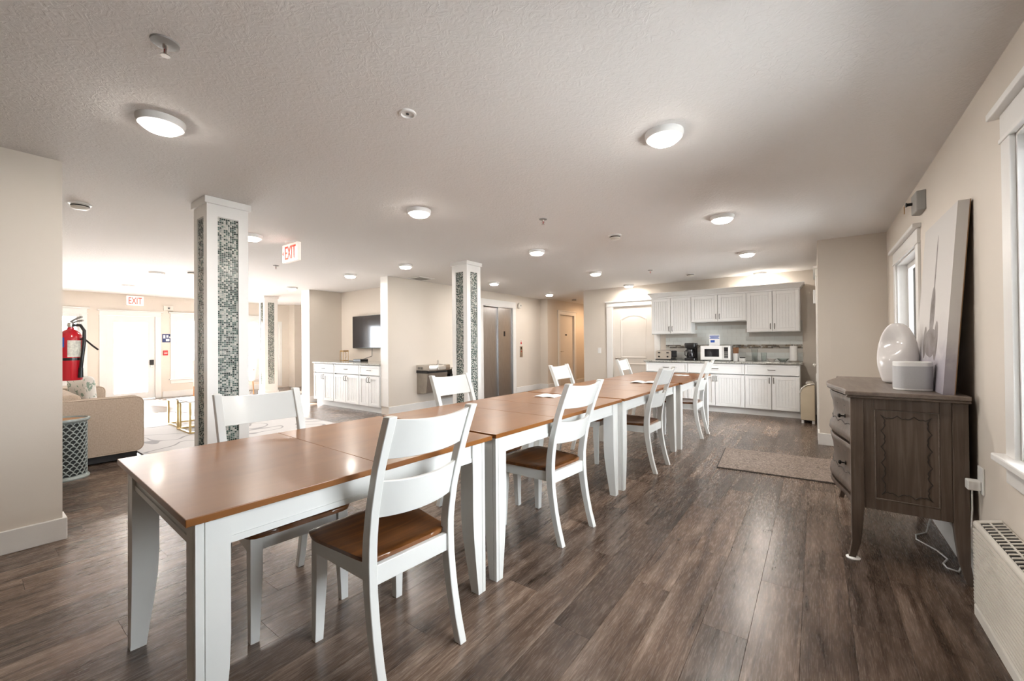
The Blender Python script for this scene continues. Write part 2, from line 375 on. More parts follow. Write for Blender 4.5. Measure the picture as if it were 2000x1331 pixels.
# floor: subfloor slab and planks running along Y
floor = struct(MB().box(XF-.15, XR+.1, -2.7, 12.6, -.10, -.005).build('floor', 'subfloor'), 'grey-brown wood plank floor', 'floor')
PW, PL = .178, 1.22
def room_at(x, y):
    return ((XF < x < XR and .41 < y < 4.52) or (XL < x < XR and -2.6 < y <= .41) or (XE < x < XR and 4.5 < y < YRET) or
            (XE < x < XK and 6 < y < 9.5) or (-5.82 < x < -4.29 and 9 < y < 12.5) or (-8.81 < x < XE-.2 and 4 < y < 5.3) or (XF < x < -9.14 and 4 < y < 7.4))
cells = []
nx = int((XR-XF)/PW)+1
for i in range(nx):
    x1 = XR-i*PW; x0 = x1-PW; off = (i*0.437 % 1)*PL
    y = -2.7-off
    while y < 12.5:
        pts = [(x0+PW*u, y+PL*w) for u in (.1, .5, .9) for w in (.05, .3, .5, .7, .95)]
        if any(room_at(*p) for p in pts):
            vis = []
            for p in pts:
                q = cam_px((p[0], p[1], 0))
                if q and -60 < q[0] < 2060 and 600 < q[1] < 1400 and room_at(*p) and p[0] > XF: vis.append(q[2])
            cells.append((min(vis) if vis else 99, x0, y))
        y += PL
cells.sort()
def plank_geo(mb, x0, x1, y0, y1):
    g, c, t = .0003, .0007, -.0045
    mb.loft([[(x0+g, y0+g, t), (x1-g, y0+g, t), (x1-g, y1-g, t), (x0+g, y1-g, t)], [(x0+g, y0+g, -c), (x1-g, y0+g, -c), (x1-g, y1-g, -c), (x0+g, y1-g, -c)],
             [(x0+g+c, y0+g+c, 0), (x1-g-c, y0+g+c, 0), (x1-g-c, y1-g-c, 0), (x0+g+c, y1-g-c, 0)]])
pm = MB(); plank_geo(pm, 0, PW, 0, PL); pme = pm.mesh('plank'); pme.materials.append(MATS['plank_wood'])
for k, (d, x0, y0) in enumerate(cells[:300]):
    o = bpy.data.objects.new('plank', pme); COL.objects.link(o); o.parent = floor
    o.location = Vector((x0, y0, 0)) - floor.location
mb = MB()
for d, x0, y0 in cells[300:]: plank_geo(mb, x0, x0+PW, y0, y0+PL)
o = mb.build('plank_field', 'plank_field_wood', floor); o['kind'] = 'stuff'

# baseboards
BB = .14
def base(name, label, *boxes):
    mb = MB()
    for b_ in boxes: mb.box(*b_)
    return struct(mb.build(name, 'trim_white', bev=.004), label, 'baseboard')
base('baseboard_left', 'tall white baseboard on the near left wall', (XL, XL+.02, -2.6, .43, 0, BB), (XL-.14, XL, .41, .43, 0, BB))
base('baseboard_right', 'white baseboard on the right wall behind the chest', (XR-.016, XR, -2.6, YRET-.016, 0, BB))
base('baseboard_return', 'white baseboard of the short jutting wall', (XK-.016, XR-.016, YRET-.016, YRET, 0, BB), (XK-.016, XK, YRET, 6.5, 0, BB))
base('baseboard_kitchen', 'white baseboard on the kitchen wall left of the arched door', (-4.30, -3.74, YK-.016, YK, 0, BB))
base('baseboard_elevator', 'white baseboard below the drinking fountain and call panel', (XE, XE+.016, 4.52, 6.96, 0, BB), (XE, XE+.016, 8.35, 9.484, 0, BB), (XE, -5.82, 9.484, 9.5, 0, BB))
base('baseboard_corridor', 'white baseboard in the corridor', (-5.82, -5.804, 9.5, 10.0, 0, BB), (-5.82, -5.804, 11.12, 12.5, 0, BB))
base('baseboard_far', 'white baseboard along the far living room wall', (XF, XF+.016, .41, DOOR_F[0]-.12, 0, BB), (XF, XF+.016, DOOR_F[1]+.14, 5.5, 0, BB))
base('baseboard_alcove', 'white baseboard at the left foot of the television alcove', (-9.16, -8.794, 4.534, 4.55, 0, BB), (-8.81, -8.794, 4.55, 5.3, 0, BB))
base('baseboard_living', 'white baseboard behind the sofa', (XF, XL-.14, .41, .426, 0, BB))
struct(MB().box(XE-.205, XE+.001, 4.512, 4.52, BB, CEIL).build('trim_1', 'trim_white'), 'white painted end of the wall beside the television alcove', 'trim')
struct(MB().box(-9.145, -8.805, 4.542, 4.55, BB, CEIL).build('trim_2', 'trim_white'), 'white painted left end of the television alcove wall', 'trim')

# windows -----------------------------------------------------------
def window(n, label, axis_sign, X, op, depth=.16, cw=.095, head=True, sill=True, mull=True):
    y0, y1, z0, z1 = op; s = axis_sign                       # s = direction from wall into the room along X
    t = thing('window_%d' % n, label, 'window', (X, (y0+y1)/2, z0), kind='structure')
    def bx(mb, d0, d1, *r):                                  # d = distance into the room
        a, c = sorted((X+s*d0, X+s*d1)); return mb.box(a, c, *r)
    for a, c in ((y0-cw, y0), (y1, y1+cw)): bx(MB(), 0, .018, a, c, z0-.005, z1).build('casing', 'trim_white', t, bev=.003)
    if head:
        bx(MB(), 0, .022, y0-cw-.012, y1+cw+.012, z1, z1+.018).build('head_bead', 'trim_white', t, bev=.003)
        bx(MB(), 0, .02, y0-cw, y1+cw, z1+.018, z1+.115).build('head_board', 'trim_white', t, bev=.003)
        bx(MB(), 0, .05, y0-cw-.04, y1+cw+.04, z1+.115, z1+.145).build('head_cap', 'trim_white', t, bev=.004)
    if sill:
        bx(MB(), -.03, .055, y0-cw-.03, y1+cw+.03, z0-.03, z0).build('sill', 'trim_white', t, bev=.006)
        bx(MB(), 0, .018, y0-cw, y1+cw, z0-.115, z0-.03).build('apron', 'trim_white', t, bev=.003)
    mb = MB()
    for a, c in ((y0, y0+.012), (y1-.012, y1)): bx(mb, -.13, 0, a, c, z0, z1)
    bx(mb, -.13, 0, y0+.012, y1-.012, z1-.012, z1); bx(mb, -.13, -.03, y0+.012, y1-.012, z0, z0+.012); mb.build('jamb', 'trim_white', t)
    mb = MB()
    for a, c in ((y0+.012, y0+.06), (y1-.06, y1-.012)): bx(mb, -.11, -.07, a, c, z0+.012, z1-.012)
    for a, c in ((z0+.012, z0+.06), (z1-.06, z1-.012)): bx(mb, -.11, -.07, y0+.06, y1-.06, a, c)
    if mull: ym = (y0+y1)/2; bx(mb, -.11, -.07, ym-.025, ym+.025, z0+.06, z1-.06)
    mb.build('sash', 'trim_white', t, bev=.003)
    bx(MB(), -.094, -.089, y0+.05, y1-.05, z0+.05, z1-.05).build('pane', 'window_glass', t)
    return t
window(1, 'large white-framed window at the right edge above the air conditioner', -1, XR, WIN_R1)
window(2, 'white-framed window beyond the leaning canvas on the right wall', -1, XR, WIN_R2)
window(3, 'overexposed living room window behind the fire extinguisher', 1, XF, WF[0], mull=False)
window(4, 'overexposed living room window right of the glazed exit door', 1, XF, WF[1], mull=False)
window(5, 'overexposed living room window between the two mosaic columns', 1, XF, WF[2], mull=False)
window(6, 'narrow bright sidelight window right of the far mosaic column', 1, XF, WF[3], cw=.06, head=False, sill=False, mull=False)

# portals only guide sampling of the sky through the real openings
def portal(X, y0, y1, z0, z1, s):
    ld = bpy.data.lights.new('sky_portal', 'AREA'); ld.shape = 'RECTANGLE'; ld.size = z1-z0; ld.size_y = y1-y0; ld.cycles.is_portal = True
    lo = bpy.data.objects.new('sky_portal', ld); COL.objects.link(lo); lo.location = (X, (y0+y1)/2, (z0+z1)/2); lo.rotation_euler = (0, R(-90)*s, 0)
for w_ in (WIN_R1, WIN_R2): portal(XR+.15, *w_, -1)
for w_ in WF[:3]+[DOOR_F]: portal(XF-.14, *w_, 1)

# doors -------------------------------------------------------------
def casing_x(t, X, s, y0, y1, z1, cw=.11):
    def bx(mb, d0, d1, *r): a, c = sorted((X+s*d0, X+s*d1)); return mb.box(a, c, *r)
    for a, c in ((y0-cw, y0), (y1, y1+cw)): bx(MB(), 0, .02, a, c, 0, z1).build('casing', 'trim_white', t, bev=.003)
    bx(MB(), 0, .024, y0-cw-.012, y1+cw+.012, z1, z1+.018).build('head_bead', 'trim_white', t, bev=.003)
    bx(MB(), 0, .02, y0-cw, y1+cw, z1+.018, z1+.10).build('head_board', 'trim_white', t, bev=.003)
    bx(MB(), 0, .045, y0-cw-.035, y1+cw+.035, z1+.10, z1+.125).build('head_cap', 'trim_white', t, bev=.004)
# door 1: glazed exit door
y0, y1, _, z1 = DOOR_F
t = thing('door_1', 'white exit door with full glass pane under the wall exit sign', 'door', (XF, (y0+y1)/2, 0), kind='structure')
casing_x(t, XF, 1, y0, y1, z1)
mb = MB(); gy0, gy1, gz0, gz1 = 2.165*S, 2.761*S, zz_(.149), zz_(1.812)
mb.box(XF-.06, XF-.015, y0+.003, gy0, .008, z1-.003).box(XF-.06, XF-.015, gy1, y1-.003, .008, z1-.003).box(XF-.06, XF-.015, gy0, gy1, .008, gz0).box(XF-.06, XF-.015, gy0, gy1, gz1, z1-.003)
mb.build('leaf', 'trim_white', t, bev=.003)
MB().box(XF-.042, XF-.036, gy0-.005, gy1+.005, gz0-.005, gz1+.005).build('pane', 'window_glass', t)
lock = MB().box(XF-.015, XF+.012, 2.79*S, 2.87*S, .80, .92).build('keypad_lock', 'dark_iron', t, bev=.006)
MB().box(XF-.015, XF+.02, 2.80*S, 2.86*S, .74, .795).build('latch', 'brushed_nickel', t, bev=.006)
# door 2: arched two-panel door
t = thing('door_2', 'white arched two-panel door left of the kitchen cabinets', 'door', (-3.13, YK, 0), kind='structure')
for a, c in ((-3.724, -3.585), (-2.68, -2.56)): MB().box(a, c, YK-.02, YK, 0, 2.03).build('casing', 'trim_white', t, bev=.003)
MB().box(-3.735, -2.548, YK-.024, YK, 2.03, 2.048).build('head_bead', 'trim_white', t, bev=.003)
MB().box(-3.724, -2.56, YK-.02, YK, 2.048, 2.125).build('head_board', 'trim_white', t, bev=.003)
MB().box(-3.755, -2.53, YK-.045, YK, 2.125, 2.15).build('head_cap', 'trim_white', t, bev=.004)
leaf = MB().box(-3.582, -2.683, YK+.012, YK+.05, .01, 2.026).build('leaf', 'door_paint', t)
def panel_ring(x0, x1, z0, z1, arch, w):
    def out(i):
        p = [(x0+i, z0+i), (x1-i, z0+i)]
        if arch:
            n = 14
            for k in range(n+1):
                u = 1-2*k/n; p.append(((x0+x1)/2+u*((x1-x0)/2-i), z1-i+arch*(1-u*u)))
        else: p += [(x1-i, z1-i), (x0+i, z1-i)]
        return p
    a, c = out(0), out(w); yb = YK+.013
    return MB().loft([[(p[0], yb, p[1]) for p in a], [(p[0], yb-.009, p[1]) for p in out(w*.4)], [(p[0], yb+.001, p[1]) for p in c]], cap=False)
panel_ring(-3.42, -2.84, .90, 1.76, .085, .05).build('upper_panel_moulding', 'door_paint', leaf)
panel_ring(-3.42, -2.84, .16, .80, 0, .05).build('lower_panel_moulding', 'door_paint', leaf)
h = MB(); h.lathe([(.001, 0), (.03, .002), (.03, .012), (.012, .016), (.012, .05), (.001, .05)], (-3.51, YK+.012, .90), 16, 'y')
for i, v in enumerate(h.v): h.v[i] = (v[0], 2*(YK+.012)-v[1], v[2])
h.tube([(-3.51, YK-.035, .90), (-3.45, YK-.038, .902), (-3.39, YK-.034, .895)], [.011, .009, .007])
h.build('lever_handle', 'brushed_nickel', t, smooth=40)
# door 3: elevator
t = thing('door_3', 'brushed steel elevator door with white casing behind the mosaic column', 'elevator door', (XE, 7.65, 0), kind='structure')
MB().box(XE-.055, XE-.02, 7.68, 8.2, 0, 2.11).build('door_panel', 'stainless_steel', t)
MB().box(XE-.10, XE-.06, 7.1, 7.70, 0, 2.11).build('door_panel', 'stainless_steel', t)
MB().box(XE-.021, XE-.016, 7.88, 7.94, 1.42, 1.54).build('floor_plate', 'black_plastic', t)
MB().box(XE-.1, XE+.012, 8.20, 8.215, 0, 2.11).box(XE-.1, XE+.012, 7.085, 7.1, 0, 2.11).box(XE-.1, XE+.012, 7.085, 8.215, 2.11, 2.125).build('steel_frame', 'stainless_steel', t)
for a, c in ((6.96, 7.085), (8.215, 8.34)): MB().box(XE, XE+.02, a, c, 0, 2.125).build('casing', 'trim_white', t, bev=.003)
MB().box(XE, XE+.02, 6.96, 8.34, 2.125, 2.27).build('head_board', 'trim_white', t, bev=.003)
# door 4: corridor
t = thing('door_4', 'plain beige corridor door with a small number plate', 'door', (-5.82, 10.58, 0), kind='structure')
casing_x(t, -5.82, 1, 10.16, 11.0, 2.05)
MB().box(-5.90, -5.855, 10.162, 10.998, .008, 2.047).build('leaf', 'door_paint', t)
MB().box(-5.855, -5.848, 10.53, 10.63, 1.46, 1.50).build('number_plate', 'dark_iron', t)
MB().tube([(-5.855, 10.24, 1.0), (-5.80, 10.24, 1.0), (-5.80, 10.34, 1.0)], .011).build('lever_handle', 'brushed_nickel', t, smooth=40)
# door 5: side door at right end of kitchen, seen edge-on
t = thing('door_5', 'white glazed door seen edge-on at the right end of the kitchen', 'door', (XK, 6.95, 0), kind='structure')
casing_x(t, XK, -1, 6.5, 7.4, 2.05)
lf = MB().box(XK+.004, XK+.05, 6.503, 6.62, .008, 2.047).box(XK+.004, XK+.05, 7.28, 7.397, .008, 2.047).box(XK+.004, XK+.05, 6.62, 7.28, .008, .25).box(XK+.004, XK+.05, 6.62, 7.28, 1.92, 2.047).build('leaf', 'trim_white', t)
MB().box(XK+.024, XK+.030, 6.615, 7.285, .245, 1.925).build('pane', 'window_glass', lf)
portal(XK+.115, 6.5, 7.4, 0, 2.05, -1)
k = MB(); k.lathe([(.001, .0), (.022, .004), (.022, .008), (.009, .012), (.009, .03), (.022, .04), (.024, .052), (.015, .062), (.001, .064)], (0, 0, 0), 14, 'x')
k.v = [(XK+.004-v[0], 6.57+v[1], .93+v[2]) for v in k.v]; k.build('knob', 'brushed_nickel', t, smooth=40)

# outdoors
struct(MB().box(-60, XF-.16, -40, 50, -.25, -.12).build('ground_west', 'concrete'), 'pale concrete outside the living room', 'ground')
struct(MB().box(XR+.17, 60, -40, 50, -.25, -.12).build('ground_east', 'concrete'), 'pale concrete outside the right windows', 'ground')
hr = MB().tube([(XF-1.2, 1.2, .86), (XF-1.2, 2.2, .86), (XF-1.2, 2.38, .83), (XF-1.2, 2.50, .74), (XF-1.2, 2.54, .60), (XF-1.2, 2.54, -.12)], .022, 10).build('handrail', 'grey_plastic', smooth=60)
tag(hr, 'grey bent handrail seen through the glass exit door', 'handrail')

# ------------------------------------------------------------------ columns
def column(cx, cy, s, label):
    t = thing('mosaic_column', label, 'column', (cx, cy, 0), group='square columns with mosaic panels')
    h = s/2; fr = .075; z0, z1 = .30, 2.30; rec = .012
    MB().box(cx-h+rec, cx+h-rec, cy-h+rec, cy+h-rec, 0, 2.40).build('core', 'grout', t)
    mb = MB()
    for a in (-1, 1):
        for b_ in (-1, 1):
            xs = sorted((a*h, a*(h-fr))); ys = sorted((b_*h, b_*(h-fr)))
            xi = sorted((a*h, a*(h-rec))); yi = sorted((b_*h, b_*(h-rec)))
            mb.box(cx+xs[0], cx+xs[1], cy+yi[0], cy+yi[1], 0, 2.40)
            mb.box(cx+xi[0], cx+xi[1], cy+ys[0]+(rec if b_ < 0 else 0), cy+ys[1]-(rec if b_ > 0 else 0), 0, 2.40)
    for zz0, zz1 in ((0, z0), (z1, 2.40)):
        mb.box(cx-h+fr, cx+h-fr, cy-h, cy-h+rec, zz0, zz1).box(cx-h+fr, cx+h-fr, cy+h-rec, cy+h, zz0, zz1)
        mb.box(cx-h, cx-h+rec, cy-h+fr, cy+h-fr, zz0, zz1).box(cx+h-rec, cx+h, cy-h+fr, cy+h-fr, zz0, zz1)
    mb.build('frame', 'trim_white', t)
    MB().box(cx-h-.018, cx+h+.018, cy-h-.018, cy+h+.018, 2.395, CEIL).build('cap', 'trim_white', t, bev=.004)
    MB().box(cx-h-.016, cx+h+.016, cy-h-.016, cy+h+.016, 0, .14).build('plinth', 'trim_white', t, bev=.004)
    mb = MB(); w = s-2*fr; nu = 10; p = w/nu; nv = int((z1-z0)/p); g = .0012
    for k in range(nv):
        for i in range(nu):
            u0, u1 = -w/2+i*p+g, -w/2+(i+1)*p-g; a, c = z0+k*p+g, z0+(k+1)*p-g; q = h-rec; e = .004
            for side in range(4):
                f = [lambda u, d, z: (cx+u, cy-d, z), lambda u, d, z: (cx+d, cy+u, z), lambda u, d, z: (cx-u, cy+d, z), lambda u, d, z: (cx-d, cy-u, z)][side]
                b0 = len(mb.v)
                mb.v += [f(u0, q, a), f(u1, q, a), f(u1, q, c), f(u0, q, c), f(u0+.0008, q+e, a+.0008), f(u1-.0008, q+e, a+.0008), f(u1-.0008, q+e, c-.0008), f(u0+.0008, q+e, c-.0008)]
                for fc in ((4, 5, 6, 7), (0, 1, 5, 4), (1, 2, 6, 5), (2, 3, 7, 6), (3, 0, 4, 7)): mb.f.append(tuple(b0+i_ for i_ in fc))
    o = mb.build('mosaic_tiles', 'mosaic_glass', t); o['kind'] = 'stuff'
column(-4.07, 1.345, .30, 'near white square column with green mosaic panels behind the first chair')
column(-4.19, 4.535, .30, 'white square mosaic column in front of the elevator')
column(-10.90, 4.60, .30, 'far white mosaic column in the bright living room')

# ------------------------------------------------------------------ ceiling fittings
LAMPS = [(-.69, 2.43, 'white disc ceiling light nearest the right wall'), (-.71, 4.39, 'disc ceiling light in the right row, second from the camera'),
 (-.73, 6.36, 'disc ceiling light in the right row, third from the camera'), (-.77, 8.38, 'disc ceiling light above the right end of the kitchen cabinets'),
 (-2.80, .65, 'large-looking disc ceiling light at the upper left of the photo'), (-2.86, 2.48, 'disc ceiling light between the near column and the concealed sprinkler'),
 (-2.91, 4.50, 'disc ceiling light above the table, right of the elevator column'), (-3.01, 6.50, 'disc ceiling light in front of the arched door, nearer one'),
 (-3.13, 8.36, 'disc ceiling light just in front of the arched door'), (-5.0, 4.06, 'disc ceiling light beside the square ceiling vent'),
 (-5.08, 6.30, 'disc ceiling light in front of the elevator'), (-5.21, 8.6, 'disc ceiling light at the mouth of the corridor'),
 (-6.41, 4.02, 'disc ceiling light above the right end of the television alcove'), (-8.74, 4.15, 'disc ceiling light above the left end of the television alcove'),
 (-4.95, 1.92, 'disc ceiling light half hidden behind the near column'), (-8.60, 1.94, 'disc ceiling light deep in the living room left of the near column'),
 (-10.80, 2.0, 'farthest disc ceiling light in the living room'), (-5.0, 11.4, 'corridor ceiling light hidden behind the kitchen wall')]
lt_first = None
for i, (x, y, lab) in enumerate(LAMPS):
    if lt_first is None:
        t = thing('ceiling_light', lab, 'ceiling light', (x, y, CEIL), group='round ceiling lights')
        MB().lathe([(.001, 0), (.106, 0), (.106, -.012), (.098, -.034), (.078, -.037), (.078, -.030), (.001, -.030)], (x, y, CEIL), 36).build('housing', 'white_plastic', t, smooth=40)
        MB().lathe([(.001, -.031), (.077, -.031), (.080, -.046), (.066, -.056), (.001, -.060)], (x, y, CEIL), 36).build('diffuser', 'lamp_glow', t, smooth=60)
        ld = bpy.data.lights.new('lamp_light', 'AREA'); ld.shape = 'DISK'; ld.size = .15; ld.energy = LAMP_W; ld.color = (1, .93, .85)
        lo = bpy.data.objects.new('lamp_light', ld); COL.objects.link(lo); lo.parent = t; lo.location = (0, 0, -.062)
        lt_first = t
    else:
        t = copy_tree(lt_first); t.location = (x, y, CEIL); t['label'] = lab
        if y > 11:
            for c in t.children:
                if c.type == 'LIGHT': c.data = c.data.copy(); c.data.color = (1, .62, .32); c.data.energy = LAMP_W*1.6
def sprinkler(x, y, lab, r=.04):
    t = thing('fire_sprinkler', lab, 'sprinkler', (x, y, CEIL), group='ceiling fire sprinklers')
    MB().lathe([(.001, 0), (r, 0), (r*.96, -.006), (r*.6, -.010), (.001, -.010)], (x, y, CEIL), 24).build('escutcheon', 'grey_plastic', t, smooth=40)
    MB().lathe([(.001, -.008), (.009, -.01), (.009, -.022), (.006, -.026), (.001, -.026)], (x, y, CEIL), 12).build('head', 'brushed_nickel', t, smooth=40)
    MB().tube([(x-.009, y, CEIL-.02), (x-.013, y, CEIL-.035), (x, y, CEIL-.052), (x+.013, y, CEIL-.035), (x+.009, y, CEIL-.02)], .0036, 6).build('yoke', 'brushed_nickel', t, smooth=40)
    MB().lathe([(.001, -.024), (.004, -.028), (.004, -.042), (.001, -.048)], (x, y, CEIL), 8).build('bulb', 'fire_red', t, smooth=60)
    MB().lathe([(.001, -.052), (.016, -.052), (.016, -.055), (.001, -.055)], (x, y, CEIL), 16).build('deflector', 'brushed_nickel', t)
sprinkler(-2.066, .493, 'fire sprinkler with wide ring at the top left of the ceiling', .048)
sprinkler(-2.115, 3.39, 'small pendant sprinkler above the middle of the table row')
sprinkler(-6.543, 2.87, 'small pendant sprinkler below the hanging exit sign')
sprinkler(-2.208, 6.90, 'small pendant sprinkler in front of the kitchen')
t = thing('concealed_sprinkler', 'round concealed sprinkler with dark centre in the middle of the ceiling', 'sprinkler', (-1.701, 1.401, CEIL))
MB().lathe([(.001, 0), (.045, 0), (.043, -.008), (.034, -.010), (.030, -.003), (.001, -.002)], (-1.701, 1.401, CEIL), 28).build('ring', 'white_plastic', t, smooth=40)
MB().lathe([(.001, -.002), (.008, -.003), (.008, -.007), (.001, -.008)], (-1.701, 1.401, CEIL), 12).build('centre', 'black_plastic', t)
def detector(x, y, lab):
    t = thing('smoke_detector', lab, 'smoke detector', (x, y, CEIL), group='ceiling smoke detectors')
    MB().lathe([(.001, 0), (.072, 0), (.072, -.010), (.055, -.013), (.001, -.013)], (x, y, CEIL), 28).build('base', 'white_plastic', t, smooth=40)
    MB().lathe([(.001, -.012), (.055, -.013), (.058, -.035), (.045, -.046), (.001, -.050)], (x, y, CEIL), 28).build('dome', 'cream_plastic', t, smooth=40)
    MB().lathe([(.052, -.018), (.0588, -.018), (.0592, -.026), (.052, -.026)], (x, y, CEIL), 28).build('vent_slot', 'black_plastic', t)
detector(-4.972, .62, 'smoke detector on the ceiling at the left beside the near wall')
detector(-1.802, 4.408, 'smoke detector above the far tables')
detector(-1.771, 7.75, 'smoke detector above the kitchen counter')
detector(-8.117, 2.271, 'smoke detector deep in the living room ceiling')
detector(-5.35, 10.15, 'smoke detector on the corridor ceiling')
t = thing('ceiling_vent', 'square louvred ceiling vent beside the fountain wall', 'vent', (-5.80, 5.07, CEIL))
mb = MB(); x0, x1, y0, y1 = -5.99, -5.63, 4.88, 5.24; zc = CEIL
mb.box(x0, x1, y0, y0+.035, zc-.012, zc).box(x0, x1, y1-.035, y1, zc-.012, zc).box(x0, x0+.035, y0+.035, y1-.035, zc-.012, zc).box(x1-.035, x1, y0+.035, y1-.035, zc-.012, zc)
mb.build('frame', 'white_plastic', t)
MB().box(x0+.035, x1-.035, y0+.035, y1-.035, zc-.003, zc).build('backing', 'grey_plastic', t)
for i in range(9):
    yy = y0+.05+i*.03; MB().prism([(yy, zc-.004), (yy+.003, zc-.004), (yy+.016, zc-.011), (yy+.013, zc-.011)], 'x', x0+.035, x1-.035).build('slat', 'grey_plastic', t)
# exit signs
t = thing('exit_sign', 'ceiling-hung exit sign with red letters right of the near column', 'exit sign', (-4.90, 2.31, 2.21), group='illuminated exit signs')
MB().box(-5.08, -4.72, 2.30, 2.345, 2.215, 2.425).build('housing', 'sign_white', t, bev=.006)
MB().lathe([(.001, 0), (.06, 0), (.06, -.02), (.001, -.026)], (-4.90, 2.32, CEIL), 24, sx=1.6).build('canopy', 'white_plastic', t, smooth=40)
Mx = Matrix(((1, 0, 0, .02), (0, 0, -1, -.012), (0, 1, 0, .11), (0, 0, 0, 1)))
text_part('EXIT', 'sign_red', t, 'lettering', .25, .15, Mx, .006)
MB().prism([(-5.065, 2.32), (-5.045, 2.345), (-5.045, 2.295)], 'y', 2.296, 2.301).build('arrow', 'sign_red', t)
y0, y1 = 2.367*S, 2.677*S
t = thing('exit_sign', 'wall exit sign with red letters above the glazed exit door', 'exit sign', (XF, (y0+y1)/2, 2.20), group='illuminated exit signs')
MB().box(XF, XF+.05, y0, y1, 2.20, 2.425).build('housing', 'sign_white', t, bev=.006)
Mx = Matrix(((0, 0, 1, .052), (1, 0, 0, 0), (0, 1, 0, .112), (0, 0, 0, 1)))
text_part('EXIT', 'sign_red', t, 'lettering', .23, .15, Mx, .006)

# ------------------------------------------------------------------ tables
TT = .775
def table(loc, rz, L, leaf, label, W=.975):
    t = thing('dining_table', label, 'table', (loc[0], loc[1], 0), R(rz), 'dining tables set end to end')
    hx, hy = W/2, L/2; g = .0009
    cuts = [-hy, 0, hy] if not leaf else [-hy, -leaf/2, leaf/2, hy]
    for a, c in zip(cuts, cuts[1:]):
        MB().box(-hx, hx, a+(g if a > -hy else 0), c-(g if c < hy else 0), TT-.022, TT).build('tabletop_panel', 'honey_wood', t, True, bev=.002)
    e, lw = .028, .085
    def leg(sx, sy):
        def sec(w): return [(0, 0), (.018, 0), (.019, .003), (.022, .003), (.023, 0), (w, 0), (w, w), (0, w), (0, .023), (.003, .022), (.003, .019), (0, .018)]
        rings = []
        for z, w in ((0, .050), (.02, .052), (.18, .070), (.30, .081), (.40, lw), (TT-.022, lw)):
            rings.append([(sx*(hx-e-p[0]), sy*(hy-e-p[1]), z) for p in sec(w)])
        MB().loft(rings).build('leg', 'white_paint', t, True)
    for sx in (-1, 1):
        for sy in (-1, 1): leg(sx, sy)
    zA, zB = TT-.115, TT-.022
    for sx in (-1, 1):
        xs = sorted((sx*(hx-e-.012), sx*(hx-e-.034)))
        mb = MB().box(xs[0], xs[1], -hy+e+lw, hy-e-lw, zA, zB)
        xb = sorted((sx*(hx-e-.008), sx*(hx-e-.012))); mb.box(xb[0], xb[1], -hy+e+lw, hy-e-lw, zA, zA+.02)
        mb.build('apron', 'white_paint', t, True)
    for sy in (-1, 1):
        ys = sorted((sy*(hy-e-.012), sy*(hy-e-.034)))
        mb = MB().box(-hx+e+lw, hx-e-lw, ys[0], ys[1], zA, zB)
        yb = sorted((sy*(hy-e-.008), sy*(hy-e-.012))); mb.box(-hx+e+lw, hx-e-lw, yb[0], yb[1], zA, zA+.02)
        mb.build('apron', 'white_paint', t, True)
table((-1.825, 1.003), -1.9, 1.245, 0, 'nearest dining table, honey wood top on white legs, in the foreground')
table((-1.785, 2.452), -1.4, 1.60, .40, 'second dining table from the camera, right behind the foreground table')
table((-1.752, 4.095), -.7, 1.61, .40, 'third dining table from the camera, holding an open paper')
table((-1.715, 5.72), 0, 1.58, .40, 'farthest dining table, nearest the kitchen cabinets')

